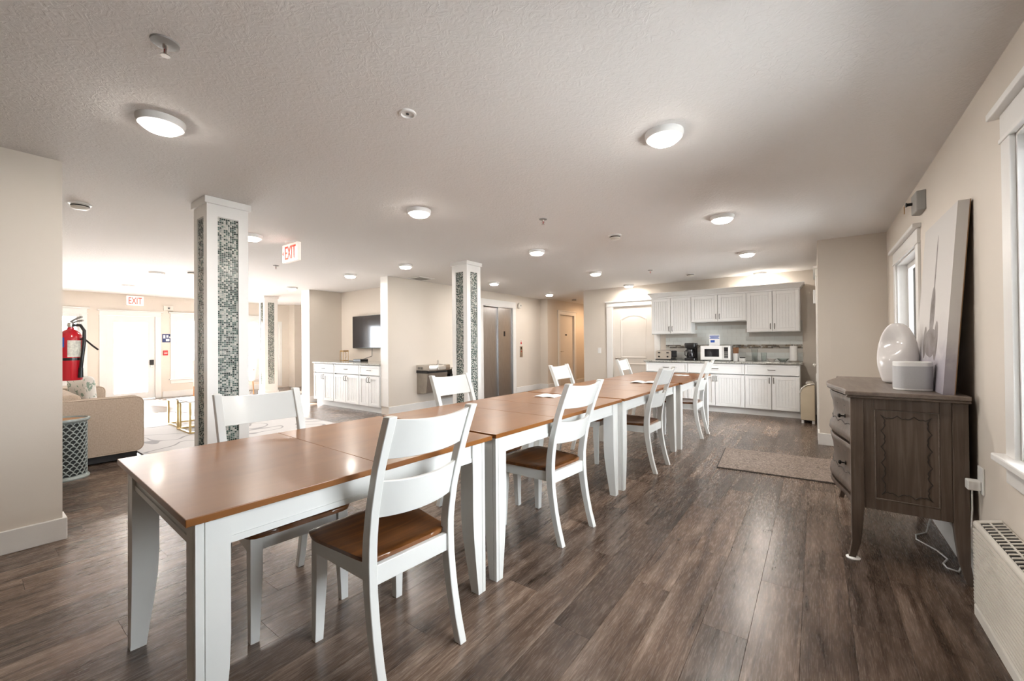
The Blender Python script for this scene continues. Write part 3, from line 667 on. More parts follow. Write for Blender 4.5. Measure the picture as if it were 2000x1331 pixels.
# ------------------------------------------------------------------ chairs
def postx(z):
    P = [(0, -.285), (.10, -.256), (.22, -.229), (.34, -.211), (.44, -.205), (.52, -.208), (.65, -.232), (.8, -.277), (.9, -.314), (1.0, -.355)]
    for (a, xa), (c, xc) in zip(P, P[1:]):
        if z <= c: return xa+(xc-xa)*(z-a)/(c-a)
    return P[-1][1]
def make_chair():
    t = thing('dining_chair', '', 'chair', group='white ladder-back dining chairs')
    for s in (-1, 1):
        rings = []
        for k in range(21):
            z = k*.0498; x = postx(z); d = .038+.012*max(0, 1-abs(z-.44)/.3); w = .034; yc = s*(.183+.006*(z > .5)*min(1, (z-.5)/.3))
            rings.append([(x-d/2, yc-w/2, z), (x+d/2, yc-w/2, z), (x+d/2, yc+w/2, z), (x-d/2, yc+w/2, z)])
        MB().loft(rings).build('back_leg', 'white_paint', t, True, smooth=40, bev=.003)
        rings = []
        for z, w in ((0, .034), (.15, .041), (.28, .047), (.437, .048)):
            x1 = .205; y1 = s*.212
            ys = sorted((y1, y1-s*w)); rings.append([(x1-w, ys[0], z), (x1, ys[0], z), (x1, ys[1], z), (x1-w, ys[1], z)])
        MB().loft(rings).build('front_leg', 'white_paint', t, True, bev=.002)
        ys = lambda f: s*(.176+.030*f)
        MB().loft([[(-.185, ys(0)-.01, .375), (-.185, ys(0)+.01, .375), (-.185, ys(0)+.01, .437), (-.185, ys(0)-.01, .437)],
                   [(.160, ys(.85)-.01, .375), (.160, ys(.85)+.01, .375), (.160, ys(.85)+.01, .437), (.160, ys(.85)-.01, .437)]]).build('side_rail', 'white_paint', t, True)
    MB().box(.172, .192, -.165, .165, .375, .437).build('front_rail', 'white_paint', t, True)
    MB().box(-.222, -.200, -.166, .166, .365, .437).build('back_rail', 'white_paint', t, True, bev=.002)
    # scooped wooden seat
    nxs, nys = 22, 16; mb = MB(); xa, xb = -.205, .228
    rows = []
    for i in range(nxs+1):
        sx = -1+2*i/nxs; sx = math.sin(sx*math.pi/2)*.9985
        x = (xa+xb)/2+sx*(xb-xa)/2
        hw = (.188+.046*min(1, (x-xa)/(xb-xa)*1.25))*(1-abs(sx)**9)**(1/9)
        rows.append((x, hw, sx))
    def zt(x, v, sx):
        dish = .011*(1-min(1, abs(v))**3)*math.exp(-((x+.04)/.13)**2)
        saddle = .006*max(0, sx-.2)*(math.exp(-(v/.25)**2))
        return .461-dish+saddle-.004*max(0, abs(v)-.85)/.15-.004*max(0, abs(sx)-.93)/.07
    tops = [[(x, hw*(-1+2*j/nys), zt(x, -1+2*j/nys, sx)) for j in range(nys+1)] for x, hw, sx in rows]
    b0 = len(mb.v)
    for r in tops: mb.v += r
    n1 = len(mb.v)
    for r in tops: mb.v += [(p[0]*.985, p[1]*.97, .437) for p in r]
    W_ = nys+1
    for i in range(nxs):
        for j in range(nys):
            a = i*W_+j; mb.f.append((a, a+1, a+W_+1, a+W_)); mb.f.append((n1+a+W_, n1+a+W_+1, n1+a+1, n1+a))
    for i in range(nxs):
        for j in (0, nys): a = i*W_+j; mb.f.append((a, a+W_, n1+a+W_, n1+a))
    for j in range(nys):
        for i in (0, nxs): a = i*W_+j; mb.f.append((a, a+1, n1+a+1, n1+a))
    mb.build('seat', 'seat_wood', t, True, smooth=50)
    # two bowed back rails
    for z0, z1, bow in ((.838, .985, .036), (.615, .755, .036)):
        rings = []
        for k in range(13):
            y = -.175+.35*k/12; bw = bow*(1-(y/.175)**2); lip = .012*(1-(y/.175)**2)
            ring = []
            for z, d in ((z0-lip*.4, -.009), (z0-lip*.4, .009), (z1-lip, .009), (z1-lip, -.009)): ring.append((postx(z)-bw+d, y, z))
            rings.append(ring)
        MB().loft(rings).build('back_slat', 'white_paint', t, True, smooth=40, bev=.002)
    return t
CH = [((-1.50, 1.088), 176, 'nearest white dining chair, right side of the foreground table'),
      ((-1.525, 2.40), 175, 'white dining chair on the right side of the second table'),
      ((-1.503, 4.11), 178, 'white dining chair on the right side of the third table'),
      ((-1.462, 5.85), 180, 'white dining chair on the right side of the farthest table'),
      ((-2.08, .95), -4, 'white dining chair on the left of the foreground table before the near column'),
      ((-2.045, 2.38), -1, 'white dining chair on the left in front of the drinking fountain'),
      ((-2.005, 4.09), 1, 'white dining chair on the left in front of the corridor'),
      ((-1.972, 5.89), 2, 'white dining chair on the left in front of the arched door')]
c0 = make_chair()
for i, (p, a, lab) in enumerate(CH):
    c = c0 if i == 0 else copy_tree(c0)
    c.location = (p[0], p[1], 0); c.rotation_euler = (0, 0, R(a)); c['label'] = lab

# papers on the tables
def paper(name, lab, x, y, rz, w, l, bend=.0):
    mb = MB(); n = 10; rings = []
    for k in range(n+1):
        u = -w/2+w*k/n; z = .0008+bend*math.exp(-(u/.05)**2)*0+bend*abs(math.sin(math.pi*(u/w)*2))
        rings.append([(u, -l/2, z), (u, l/2, z), (u, l/2, z+.0015), (u, -l/2, z+.0015)])
    mb.loft(rings); o = mb.build(name, 'paper_white'); o.location = (x, y, TT+.0005); o.rotation_euler = (0, 0, R(rz)); return tag(o, lab, 'paper')
paper('booklet', 'open white booklet on the third table', -1.60, 4.74, 12, .30, .22, .012)
paper('leaflet', 'white leaflet on the left of the second table', -1.90, 3.10, 8, .20, .20, .006)
paper('note_sheet', 'small white sheet on the farthest table', -1.52, 6.02, -10, .18, .14, .004)

# ------------------------------------------------------------------ rugs
t = thing('area_rug', 'small beige textured rug on the floor before the chest', 'rug', (-.12, 4.94, 0), R(4))
MB().prism(rrect(-.70, .66, -.43, .43, .012), 'z', .002, .010).build('pile', 'beige_rug', t, True)
MB().prism(rrect(-.71, .67, -.44, .44, .015), 'z', .0005, .006).build('backing', 'rug_edge', t, True)
o = MB().prism(rrect(-9.75, -4.9, 1.27, 3.55, .02), 'z', .0005, .012).build('living_rug', 'living_rug'); tag(o, 'large pale rug with dark swirling lines in the living room', 'rug')

# ------------------------------------------------------------------ wooden chest (right)
X0, X1, Y0, Y1 = .155, .618, 3.03, 4.20
HT = .955
t = thing('bow_front_chest', 'weathered brown bow-front chest with carved side panel against right wall', 'chest', (.39, 3.6, 0))
def bow(y, a):                               # serpentine drawer front
    u = (y-(Y0+Y1)/2)/((Y1-Y0)/2)
    return a*(math.cos(u*math.pi)*.5+.5)
def topcurve(inset, amp):
    p = [(X1+.004, Y0-.03+inset), (X1+.004, Y1+.03-inset)]
    n = 30; ys = [Y1+.03-inset-(Y1-Y0+.06-2*inset)*k/n for k in range(n+1)]
    for y in ys:
        u = (y-(Y0+Y1)/2)/((Y1-Y0)/2+.03); x = X0-.012+inset-amp*max(0, math.cos(u*math.pi)*.5+.5)-(.010 if abs(u) > .9 else 0)
        p.append((x, y))
    return p
mb = MB(); rings = []
for ins, z in ((.014, HT-.038), (.004, HT-.032), (.010, HT-.024), (0, HT-.020), (0, HT-.004), (.004, HT)):
    rings.append([(p[0], p[1], z) for p in topcurve(ins, .085)])
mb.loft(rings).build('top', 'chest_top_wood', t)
zb = .30; zt_ = HT-.038
def chest_leg(xc, yc, fx, fy):
    rings = []
    for z, w, sp in ((0, .030, .018), (.03, .032, .010), (.10, .040, .0), (.2, .050, .0), (zb, .058, 0), (zt_, .058, 0)):
        xo = xc+fx*sp*1.0; yo = yc+fy*sp*.3
        xs = sorted((xo, xo-fx*w)); ys = sorted((yo, yo-fy*w))
        rings.append([(xs[0], ys[0], z), (xs[1], ys[0], z), (xs[1], ys[1], z), (xs[0], ys[1], z)])
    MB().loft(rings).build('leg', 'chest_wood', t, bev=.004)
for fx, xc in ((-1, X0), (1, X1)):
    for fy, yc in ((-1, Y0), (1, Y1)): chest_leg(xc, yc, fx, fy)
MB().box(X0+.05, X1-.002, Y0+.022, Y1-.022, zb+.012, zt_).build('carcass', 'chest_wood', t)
MB().lathe([(.001, 0), (.032, 0), (.034, .006), (.024, .012), (.001, .012)], (X0+.005, Y0+.012, 0), 18).build('floor_glide', 'white_plastic', t, smooth=40)
for yy, sg in ((Y0, 1), (Y1, -1)):
    fr = MB(); a, c = sorted((yy+sg*.010, yy+sg*.024)); L0, L1 = X0+.058, X1-.058
    fr.box(L0, L0+.045, a, c, zb, zt_).box(L1-.045, L1, a, c, zb, zt_).box(L0+.045, L1-.045, a, c, zt_-.06, zt_).box(L0+.045, L1-.045, a, c, zb, zb+.06)
    p = fr.build('side_frame', 'chest_wood', t, bev=.002)
    a2, c2 = sorted((yy+sg*.013, yy+sg*.021)); MB().box(L0+.045, L1-.045, a2, c2, zb+.06, zt_-.06).build('side_panel', 'chest_wood', t)
    if sg == 1:
        px0, px1, pz0, pz1 = L0+.045, L1-.045, zb+.06, zt_-.06; yv = yy+.0115
        MB().tube([(px0+.003, yv, pz0+.003), (px1-.003, yv, pz0+.003), (px1-.003, yv, pz1-.003), (px0+.003, yv, pz1-.003), (px0+.003, yv, pz0+.003)], .004, 6).build('panel_bead', 'chest_top_wood', t)
        pts = []; m_ = .028; q0, q1, r0, r1 = px0+m_, px1-m_, pz0+m_, pz1-m_
        def scal(ax, ay, bx_, by_, n, amp):
            L = math.hypot(bx_-ax, by_-ay); nxv, nyv = -(by_-ay)/L, (bx_-ax)/L
            for k in range(n*8):
                s_ = k/(n*8); d = amp*abs(math.sin(s_*n*math.pi))-amp*.35*math.exp(-((s_*n % 1)-.5)**2/.01)
                pts.append((ax+(bx_-ax)*s_+nxv*d, yv, ay+(by_-ay)*s_+nyv*d))
        scal(q0, r0, q1, r0, 3, .020); scal(q1, r0, q1, r1, 5, .020); scal(q1, r1, q0, r1, 3, .020); scal(q0, r1, q0, r0, 5, .020)
        pts.append(pts[0])
        MB().tube(pts, .0024, 5).build('carved_line', 'chest_shadow_line', t)
# drawers with bowed serpentine fronts
def drawer(z0, z1):
    n = 28; mbd = MB(); ra, rb = [], []
    prof = [(z0, .004), (z0+.018, .016), (z0+.05, .012), (z0+.075, -.002), ((z0+z1)/2, -.010), (z1-.075, -.004), (z1-.035, .006), (z1-.012, .010), (z1, .004)]
    yA, yB = Y0+.075, Y1-.062
    for z, d in prof:
        ra.append([(X0+.018-d-.085*(math.cos((y-(Y0+Y1)/2)/((Y1-Y0)/2)*math.pi)*.5+.5), y, z) for y in [yA+(yB-yA)*k/n for k in range(n+1)]])
    mbd2 = MB(); rings = []
    for r in ra: rings.append(r+[(X0+.07, yB, r[0][2]), (X0+.07, yA, r[0][2])])
    d = MB().loft(rings).build('drawer', 'chest_wood', t, smooth=50)
    for yk in (yA+.20, yB-.20):
        zc = (z0+z1)/2; xf = X0+.018+.010-.085*(math.cos((yk-(Y0+Y1)/2)/((Y1-Y0)/2)*math.pi)*.5+.5)
        MB().lathe([(.001, .002), (.012, 0), (.012, -.003), (.005, -.006), (.005, -.020), (.012, -.024), (.013, -.031), (.008, -.037), (.001, -.038)], (xf, yk, zc), 14, 'x').build('knob', 'dark_iron', d, smooth=40)
    pts = []
    for row in (z0+.085, z1-.07):
        pl = []
        for k in range(61):
            y = yA+.05+(yB-yA-.10)*k/60; xx = X0+.018+.004-.085*(math.cos((y-(Y0+Y1)/2)/((Y1-Y0)/2)*math.pi)*.5+.5)
            pl.append((xx, y, row+.018*abs(math.sin(k/60*7*math.pi))))
        MB().tube(pl, .0028, 5).build('carved_line', 'chest_shadow_line', d)
drawer(.635, HT-.05); drawer(.335, .620)
ap = MB(); n = 28; rg = []
for z, d in ((.275, -.012), (.30, .012), (.325, .010)):
    r = [(X0+.018-d-.085*(math.cos((y-(Y0+Y1)/2)/((Y1-Y0)/2)*math.pi)*.5+.5), y, z) for y in [Y0+.06+(Y1-Y0-.12)*k/n for k in range(n+1)]]
    rg.append(r+[(X0+.06, Y1-.06, z), (X0+.06, Y0+.06, z)])
ap.loft(rg).build('front_apron', 'chest_wood', t, smooth=50)

# objects on the chest
t = thing('ceramic_vase', 'glossy white oval vase with scooped side on the wooden chest', 'vase', (.436, 3.70, HT), R(-12))
mb = MB(); rings = []
N = 28
for k in range(23):
    s_ = k/22; z = .40*s_
    rr = .105*math.sqrt(max(.0, 1-((s_-.42)/.60)**2)) if s_ > .42 else .075+.030*math.sin(s_/.42*math.pi/2)
    rr = max(rr, .004)
    ring = []
    for i in range(N):
        a = 2*math.pi*i/N; x, y = rr*math.cos(a), .62*rr*math.sin(a)
        dent = .055*math.exp(-((z-.28)/.085)**2)*max(0, math.cos(a+R(115)))**3 if .12 < z < .4 else 0
        x -= dent*math.cos(-R(115)); y -= dent*math.sin(-R(115))*.8
        ring.append((x, y, z))
    rings.append(ring)
mb.loft(rings).build('body', 'white_ceramic', t, True, smooth=80, sub=1)
t = thing('smart_speaker', 'small white box speaker with grey mesh in front of the canvas', 'speaker', (.444, 3.25, HT), R(6))
MB().prism(rrect(-.081, .081, -.058, .058, .045, 8), 'z', 0, .163).build('body', 'white_plastic', t, True, smooth=40, bev=.004)
MB().prism(rrect(-.082, .082, -.059, .059, .046, 8), 'z', .012, .138).build('grille', 'speaker_grille', t, True, smooth=40)
t = thing('leaning_canvas', 'tall abstract canvas print leaning on the wall above the chest', 'painting', (.575, 3.435, HT))
sl = .066; Hc, Wc, Tc = 1.0, .385, .046
def cbox(mb, d0, d1, y0, y1, z0, z1):
    q = [(d0, y0, z0), (d1, y0, z0), (d1, y1, z0), (d0, y1, z0), (d0, y0, z1), (d1, y0, z1), (d1, y1, z1), (d0, y1, z1)]
    b0 = len(mb.v); mb.v += [(p[0]-.046+sl*p[2]+.001, p[1], p[2]) for p in q]
    for f in ((3, 2, 1, 0), (4, 5, 6, 7), (0, 1, 5, 4), (1, 2, 6, 5), (2, 3, 7, 6), (3, 0, 4, 7)): mb.f.append(tuple(b0+i for i in f))
    return mb
cbox(MB(), 0, .042, -Wc, Wc, 0, Hc).build('canvas', 'canvas_print', t, True)
cbox(cbox(cbox(cbox(MB(), .042, .046, -Wc, -Wc+.045, 0, Hc), .042, .046, Wc-.045, Wc, 0, Hc), .042, .046, -Wc+.045, Wc-.045, 0, .045), .042, .046, -Wc+.045, Wc-.045, Hc-.045, Hc).build('stretcher_bar', 'canvas_back', t, True)

# right wall fittings
t = thing('emergency_light', 'grey wall-mounted emergency light box near the ceiling on the right', 'emergency light', (XR, 4.20, 2.18))
MB().loft([[(XR, 4.12, z), (XR-.05, 4.14, z), (XR-.055, 4.30, z), (XR, 4.33, z)] for z in (2.18, 2.325)]).build('housing', 'grey_plastic', t, bev=.006)
MB().lathe([(.001, 0), (.012, 0), (.012, -.03), (.02, -.04), (.001, -.045)], (XR-.05, 4.26, 2.26), 12, 'x').build('lamp_head', 'black_plastic', t, smooth=40)
MB().box(XR-.10, XR-.096, 4.25, 4.27, 2.195, 2.25).build('tag', 'gold_frame', t)
t = thing('wall_outlet', 'white wall outlet with plugged-in adapter behind the chest', 'outlet', (XR, 2.985, .48))
MB().box(XR-.008, XR, 2.945, 3.025, .485, .615).build('cover_plate', 'white_plastic', t, bev=.003)
MB().box(XR-.055, XR-.008, 2.96, 3.01, .50, .548).build('adapter', 'white_plastic', t, bev=.005)
MB().tube([(XR-.035, 2.985, .502), (XR-.033, 2.995, .40), (XR-.028, 3.05, .25), (XR-.03, 3.10, .145)], .003, 6).build('cord', 'white_plastic', t, smooth=60)
o = MB().tube([(.60, 3.80, .10), (.56, 3.70, .006), (.50, 3.62, .005), (.49, 3.54, .005), (.56, 3.42, .005), (.585, 3.32, .005), (.555, 3.24, .005), (.56, 3.19, .005), (.60, 3.17, .005), (.625, 3.25, .005)], .0042, 6).build('loose_cord', 'white_plastic', smooth=60)
tag(o, 'loose white cord lying on the floor under the chest', 'cord')
# wall air conditioner
t = thing('wall_air_conditioner', 'cream wall air conditioner with louvred front below the big window', 'air conditioner', (.605, 2.2, 0))
xa, xb, ya, yb = .562, XR-.001, 1.66, 2.73
MB().box(xa, xb, ya, yb, .0, .055).build('base_skirt', 'cream_plastic', t, bev=.006)
MB().box(xa+.012, xb, ya+.012, yb-.012, .055, .405).build('cabinet', 'cream_plastic', t, bev=.006)
for i in range(20):
    z = .066+i*.0166; MB().prism([(xa+.014, z), (xa-.001, z+.003), (xa-.001, z+.008), (xa+.014, z+.010)], 'y', ya+.004, yb-.004).build('louvre', 'cream_plastic', t)
for yy in (ya, yb-.004): MB().box(xa+.001, xb, yy, yy+.004, .055, .405).build('end_cap', 'cream_plastic', t)
MB().loft([[(xa, ya, .40), (xb, ya, .40), (xb, yb, .40), (xa, yb, .40)], [(xa, ya, .425), (xb, ya, .45), (xb, yb, .45), (xa, yb, .425)]]).build('top_shell', 'cream_plastic', t, bev=.008)
def slz(x): return .425+(x-xa)/(xb-xa)*.025+.001
MB().loft([[(xa+.012, ya+.06, slz(xa+.012)), (xb-.01, ya+.06, slz(xb-.01)), (xb-.01, yb-.05, slz(xb-.01)), (xa+.012, yb-.05, slz(xa+.012))],
           [(xa+.012, ya+.06, slz(xa+.012)+.001), (xb-.01, ya+.06, slz(xb-.01)+.001), (xb-.01, yb-.05, slz(xb-.01)+.001), (xa+.012, yb-.05, slz(xa+.012)+.001)]]).build('grille_well', 'black_plastic', t)
for i in range(28):
    y = yb-.06-i*.033
    if y < ya+.07: break
    MB().loft([[(xa+.012, y, slz(xa+.012)+.001), (xb-.01, y, slz(xb-.01)+.001), (xb-.01, y+.010, slz(xb-.01)+.001), (xa+.012, y+.010, slz(xa+.012)+.001)],
               [(xa+.012, y, slz(xa+.012)+.005), (xb-.01, y, slz(xb-.01)+.005), (xb-.01, y+.010, slz(xb-.01)+.005), (xa+.012, y+.010, slz(xa+.012)+.005)]]).build('grille_bar', 'cream_plastic', t)
MB().loft([[(.60, ya+.06, slz(.60)+.002), (.605, ya+.06, slz(.605)+.002), (.605, yb-.05, slz(.605)+.002), (.60, yb-.05, slz(.60)+.002)],
           [(.60, ya+.06, slz(.60)+.006), (.605, ya+.06, slz(.605)+.006), (.605, yb-.05, slz(.605)+.006), (.60, yb-.05, slz(.60)+.006)]]).build('grille_rail', 'cream_plastic', t)

# ------------------------------------------------------------------ cabinets
def cab_door(t, x0, x1, z0, z1, yf, hx, hz, fr=.055):
    g = .0042; x0 += g; x1 -= g; z0 += g; z1 -= g
    mb = MB().box(x0, x0+fr, yf-.02, yf, z0, z1).box(x1-fr, x1, yf-.02, yf, z0, z1).box(x0+fr, x1-fr, yf-.02, yf, z1-fr, z1).box(x0+fr, x1-fr, yf-.02, yf, z0, z0+fr)
    d = mb.build('door', 'cabinet_white', t, bev=.002)
    mb = MB(); n = max(3, round((x1-x0-2*fr)/.042)); w = (x1-x0-2*fr)/n
    for i in range(n): mb.box(x0+fr+i*w+.003, x0+fr+(i+1)*w-.003, yf-.010, yf-.003, z0+fr, z1-fr)
    mb.box(x0+fr, x1-fr, yf-.004, yf-.001, z0+fr, z1-fr)
    mb.build('beadboard_panel', 'cabinet_white', d)
    if hx is not None:
        MB().tube([(hx, yf-.02, hz-.045), (hx, yf-.045, hz-.04), (hx, yf-.05, hz), (hx, yf-.045, hz+.04), (hx, yf-.02, hz+.045)], .0062, 8).build('handle', 'dark_nickel', d, smooth=50)
def cab_drawer(t, x0, x1, z0, z1, yf):
    g = .0042; x0 += g; x1 -= g; z0 += g; z1 -= g; fr = .03
    mb = MB().box(x0, x0+fr, yf-.02, yf, z0, z1).box(x1-fr, x1, yf-.02, yf, z0, z1).box(x0+fr, x1-fr, yf-.02, yf, z1-fr, z1).box(x0+fr, x1-fr, yf-.02, yf, z0, z0+fr).box(x0+fr, x1-fr, yf-.012, yf-.002, z0+fr, z1-fr)
    d = mb.build('drawer', 'cabinet_white', t, bev=.002); xm, zm = (x0+x1)/2, (z0+z1)/2
    MB().tube([(xm-.05, yf-.012, zm), (xm-.045, yf-.042, zm), (xm, yf-.048, zm), (xm+.045, yf-.042, zm), (xm+.05, yf-.012, zm)], .0062, 8).build('handle', 'dark_nickel', d, smooth=50)
def base_cab(x0, x1, yf, yb_, label, group, ztop=.865, name='base_cabinet'):
    t = thing(name, label, 'cabinet', ((x0+x1)/2, (yf+yb_)/2, 0), group=group)
    MB().box(x0+.012, x1-.012, yf+.03, yb_, .105, ztop).box(x0, x0+.012, yf, yb_, .105, ztop).box(x1-.012, x1, yf, yb_, .105, ztop).build('body', 'cabinet_white', t)
    MB().box(x0, x1, yf+.06, yb_, 0, .105).build('toe_kick', 'cabinet_white', t)
    cab_drawer(t, x0+.004, x1-.004, ztop-.185, ztop-.006, yf)
    xm = (x0+x1)/2
    cab_door(t, x0+.004, xm, .112, ztop-.195, yf, xm-.03, ztop-.27); cab_door(t, xm, x1-.004, .112, ztop-.195, yf, xm+.03, ztop-.27)
def upper_cab(x0, x1, yf, z0, z1, label):
    t = thing('wall_cabinet', label, 'cabinet', ((x0+x1)/2, YK, z0), group='white upper kitchen cabinets')
    MB().box(x0+.012, x1-.012, yf+.03, YK-.001, z0, z1).box(x0, x0+.012, yf, YK-.001, z0, z1).box(x1-.012, x1, yf, YK-.001, z0, z1).box(x0+.012, x1-.012, yf, yf+.03, z1-.03, z1).build('body', 'cabinet_white', t)
    xm = (x0+x1)/2
    cab_door(t, x0+.006, xm, z0+.006, z1-.03, yf, xm-.03, z0+.10); cab_door(t, xm, x1-.006, z0+.006, z1-.03, yf, xm+.03, z0+.10)
YB = 7.97
base_cab(-2.655, -1.888, YB, YK-.001, 'left white kitchen base cabinet under the toaster', 'white kitchen base cabinets')
base_cab(-1.888, -.970, YB, YK-.001, 'middle white kitchen base cabinet under the microwave', 'white kitchen base cabinets')
base_cab(-.970, -.200, YB, YK-.001, 'right white kitchen base cabinet under the paper towel', 'white kitchen base cabinets')
o = MB().box(-2.685, -.172, YB-.045, YK-.001, .866, .897).build('countertop', 'granite', bev=.004); tag(o, 'speckled grey granite countertop on the kitchen cabinets', 'countertop')
YU = 8.28
upper_cab(-2.635, -1.887, YU, 1.40, 2.13, 'left white wall cabinet above the toaster')
upper_cab(-1.887, -.968, YU, 1.605, 2.13, 'short middle wall cabinet above the microwave')
upper_cab(-.968, -.198, YU, 1.40, 2.13, 'right white wall cabinet above the paper towel')
mb = MB(); rings = []
for d, z in ((.0, 2.131), (.012, 2.14), (.022, 2.155), (.05, 2.195), (.062, 2.20), (.062, 2.215)):
    rings.append([(-2.635-d, YU-d, z), (-.198+d, YU-d, z), (-.198+d, YK-.001, z), (-2.635-d, YK-.001, z)])
o = mb.loft(rings).build('crown_moulding', 'cabinet_white'); tag(o, 'white crown moulding on top of the wall cabinets', 'moulding')
# backsplash
t = thing('backsplash', 'pale tiled kitchen backsplash with a mosaic strip', 'backsplash', (-1.4, YK, .897))
MB().box(-2.45, -.172, YK-.005, YK-.0005, .897, 1.6).build('grout_bed', 'grout', t)
tw, th = .150, .073
def tile_row(z, k, zmax):
    x = -2.45-(tw/2 if k % 2 else 0)
    while x < -.18:
        a, c = max(x, -2.45)+.001, min(x+tw, -.172)-.001
        xm = (a+c)/2
        if c-a > .02 and (z+th < 1.402 or -1.887 < xm < -.968):
            if z+th > 1.402: a = max(a, -1.886); c = min(c, -.969)
            if c-a > .02: MB().box(a, c, YK-.011, YK-.005, z+.001, z+th-.001).build('tile', 'ceramic_tile', t)
        x += tw
z = .898; k = 0
while z+th < 1.11: tile_row(z, k, 0); z += th; k += 1
z = 1.185
while z+th < 1.61: tile_row(z, k, 0); z += th; k += 1
mb = MB(); zz = 1.118
for r in range(4):
    x = -2.45
    while x < -.19:
        w = random.choice((.03, .05, .08)); mb.box(x+.001, min(x+w, -.173)-.001, YK-.012, YK-.005, zz+.001, zz+.0155); x += w
    zz += .0165
o = mb.build('mosaic_strip', 'strip_glass', t); o['kind'] = 'stuff'

# counter items ------------------------------------------------------
ZC = .8975
t = thing('toaster', 'chrome four-slice toaster at the left end of the counter', 'toaster', (-2.36, 8.28, ZC), R(-8))
MB().prism(rrect(-.155, .155, .02, .185, .04, 5), 'y', -.12, .12).build('shell', 'brushed_nickel', t, True, smooth=40)
MB().box(-.16, .16, -.125, .125, 0, .022).build('base', 'black_plastic', t, True, bev=.006)
for x in (-.085, .085):
    MB().box(x-.022, x+.022, -.128, -.118, .13, .15).build('slot_lever', 'black_plastic', t, True)
    MB().lathe([(.001, -.118), (.016, -.119), (.016, -.134), (.001, -.136)], (x, 0, .065), 14, 'y').build('dial', 'black_plastic', t, True)
for y in (-.05, .05): MB().box(-.11, .11, y-.012, y+.012, .183, .188).build('bread_slot', 'black_plastic', t, True)
MB().box(.145, .175, -.10, .10, .05, .18).build('end_panel', 'black_plastic', t, True, bev=.01)
t = thing('coffee_maker', 'black drip coffee maker between toaster and microwave', 'coffee maker', (-1.90, 8.30, ZC))
MB().prism(rrect(-.10, .10, -.12, .12, .04), 'z', 0, .04).build('base', 'black_plastic', t, True, bev=.005)
MB().prism(rrect(-.095, .095, .02, .12, .03), 'z', .04, .24).build('water_tank', 'black_plastic', t, True, bev=.005)
MB().loft([[(p[0]*s_, p[1]*s_, z) for p in rrect(-.10, .10, -.12, .12, .045)] for z, s_ in ((.225, .82), (.25, 1), (.31, 1.02), (.325, .94))]).build('brew_head', 'black_plastic', t, True, smooth=40)
MB().lathe([(.001, .042), (.06, .045), (.072, .09), (.066, .15), (.048, .19), (.05, .205), (.001, .206)], (0, -.045, 0), 20).build('carafe', 'glass_black', t, True, smooth=50)
MB().tube([(-.06, -.09, .19), (-.08, -.13, .17), (-.078, -.135, .10), (-.065, -.10, .08)], .008, 8).build('carafe_handle', 'black_plastic', t, True, smooth=50)
t = thing('microwave', 'white microwave oven with black window on the counter', 'microwave', (-1.46, 8.31, ZC))
MB().box(-.245, .245, -.17, .18, .008, .275).build('body', 'white_plastic', t, True, bev=.008)
MB().box(-.238, .12, -.188, -.17, .02, .265).build('door', 'white_plastic', t, True, bev=.006)
MB().box(-.17, .07, -.190, -.187, .075, .215).build('window', 'glass_black', t, True)
MB().box(.13, .238, -.188, -.17, .02, .265).build('control_panel', 'white_plastic', t, True, bev=.004)
MB().box(.150, .215, -.190, -.187, .05, .245).build('keypad', 'black_plastic', t, True)
for i in range(4):
    for j in range(3): MB().box(.158+j*.018, .170+j*.018, -.192, -.19, .06+i*.03, .08+i*.03).build('key', 'grey_plastic', t, True)
for x in (-.2, .2):
    for y in (-.13, .14): MB().lathe([(.015, 0), (.015, .009)], (x, y, 0), 10).build('foot', 'black_plastic', t, True)
t = thing('sign_holder', 'small blue and white sign standing on the microwave', 'sign', (-1.50, 8.33, ZC+.276), R(3))
MB().box(-.088, .088, -.003, .003, 0, .20).build('acrylic_sheet', 'sign_print', t, True)
MB().box(-.088, .088, -.04, .04, 0, .004).build('foot', 'white_plastic', t, True)
for i, (a, c, w) in enumerate(((.165, .18, .08), (.145, .158, .07), (.122, .136, .08), (.055, .10, .035))): MB().box(-w+(.0 if i < 3 else -.03), w-(0 if i < 3 else .03), -.0045, -.003, a, c).build('print_line', 'label_blue', t, True)
t = thing('paper_cup_stack', 'stack of brown and white paper cups right of the microwave', 'cups', (-1.145, 8.27, ZC))
MB().lathe([(.001, 0), (.040, 0), (.046, .13), (.046, .135), (.001, .135)], (0, 0, 0), 20).build('white_cup', 'white_plastic', t, True, smooth=40)
MB().lathe([(.001, .135), (.043, .135), (.047, .15), (.043, .152), (.048, .168), (.044, .17), (.049, .19), (.045, .192), (.05, .24), (.001, .24)], (0, 0, 0), 20).build('brown_cups', 'cup_brown', t, True, smooth=40)
t = thing('creamer_caddy', 'small white dish with black lid on the counter', 'dish', (-1.035, 8.24, ZC))
MB().prism(rrect(-.05, .05, -.04, .04, .012), 'z', 0, .05).build('tray', 'white_plastic', t, True, bev=.003)
MB().prism(rrect(-.042, .042, -.032, .032, .01), 'z', .05, .066).build('lid', 'black_plastic', t, True, bev=.003)
def glass(name, lab, x, y, prof, mat='clear_glass'):
    o = MB().lathe(prof, (x, y, ZC), 24).build(name, mat, smooth=40); tag(o, lab, 'glassware')
glass('glass_cylinder', 'tall clear glass cylinder vase on the counter', -.86, 8.33, [(.001, 0), (.042, 0), (.048, .21), (.045, .21), (.039, .012), (.001, .012)])
glass('glass_tumbler', 'shorter clear glass beside the tall cylinder vase', -.72, 8.30, [(.001, 0), (.034, 0), (.045, .15), (.042, .15), (.031, .01), (.001, .01)])
glass('white_bowl', 'small white bowl on the counter beside the glass', -.60, 8.22, [(.001, 0), (.03, 0), (.07, .05), (.066, .05), (.03, .008), (.001, .008)], 'white_ceramic')
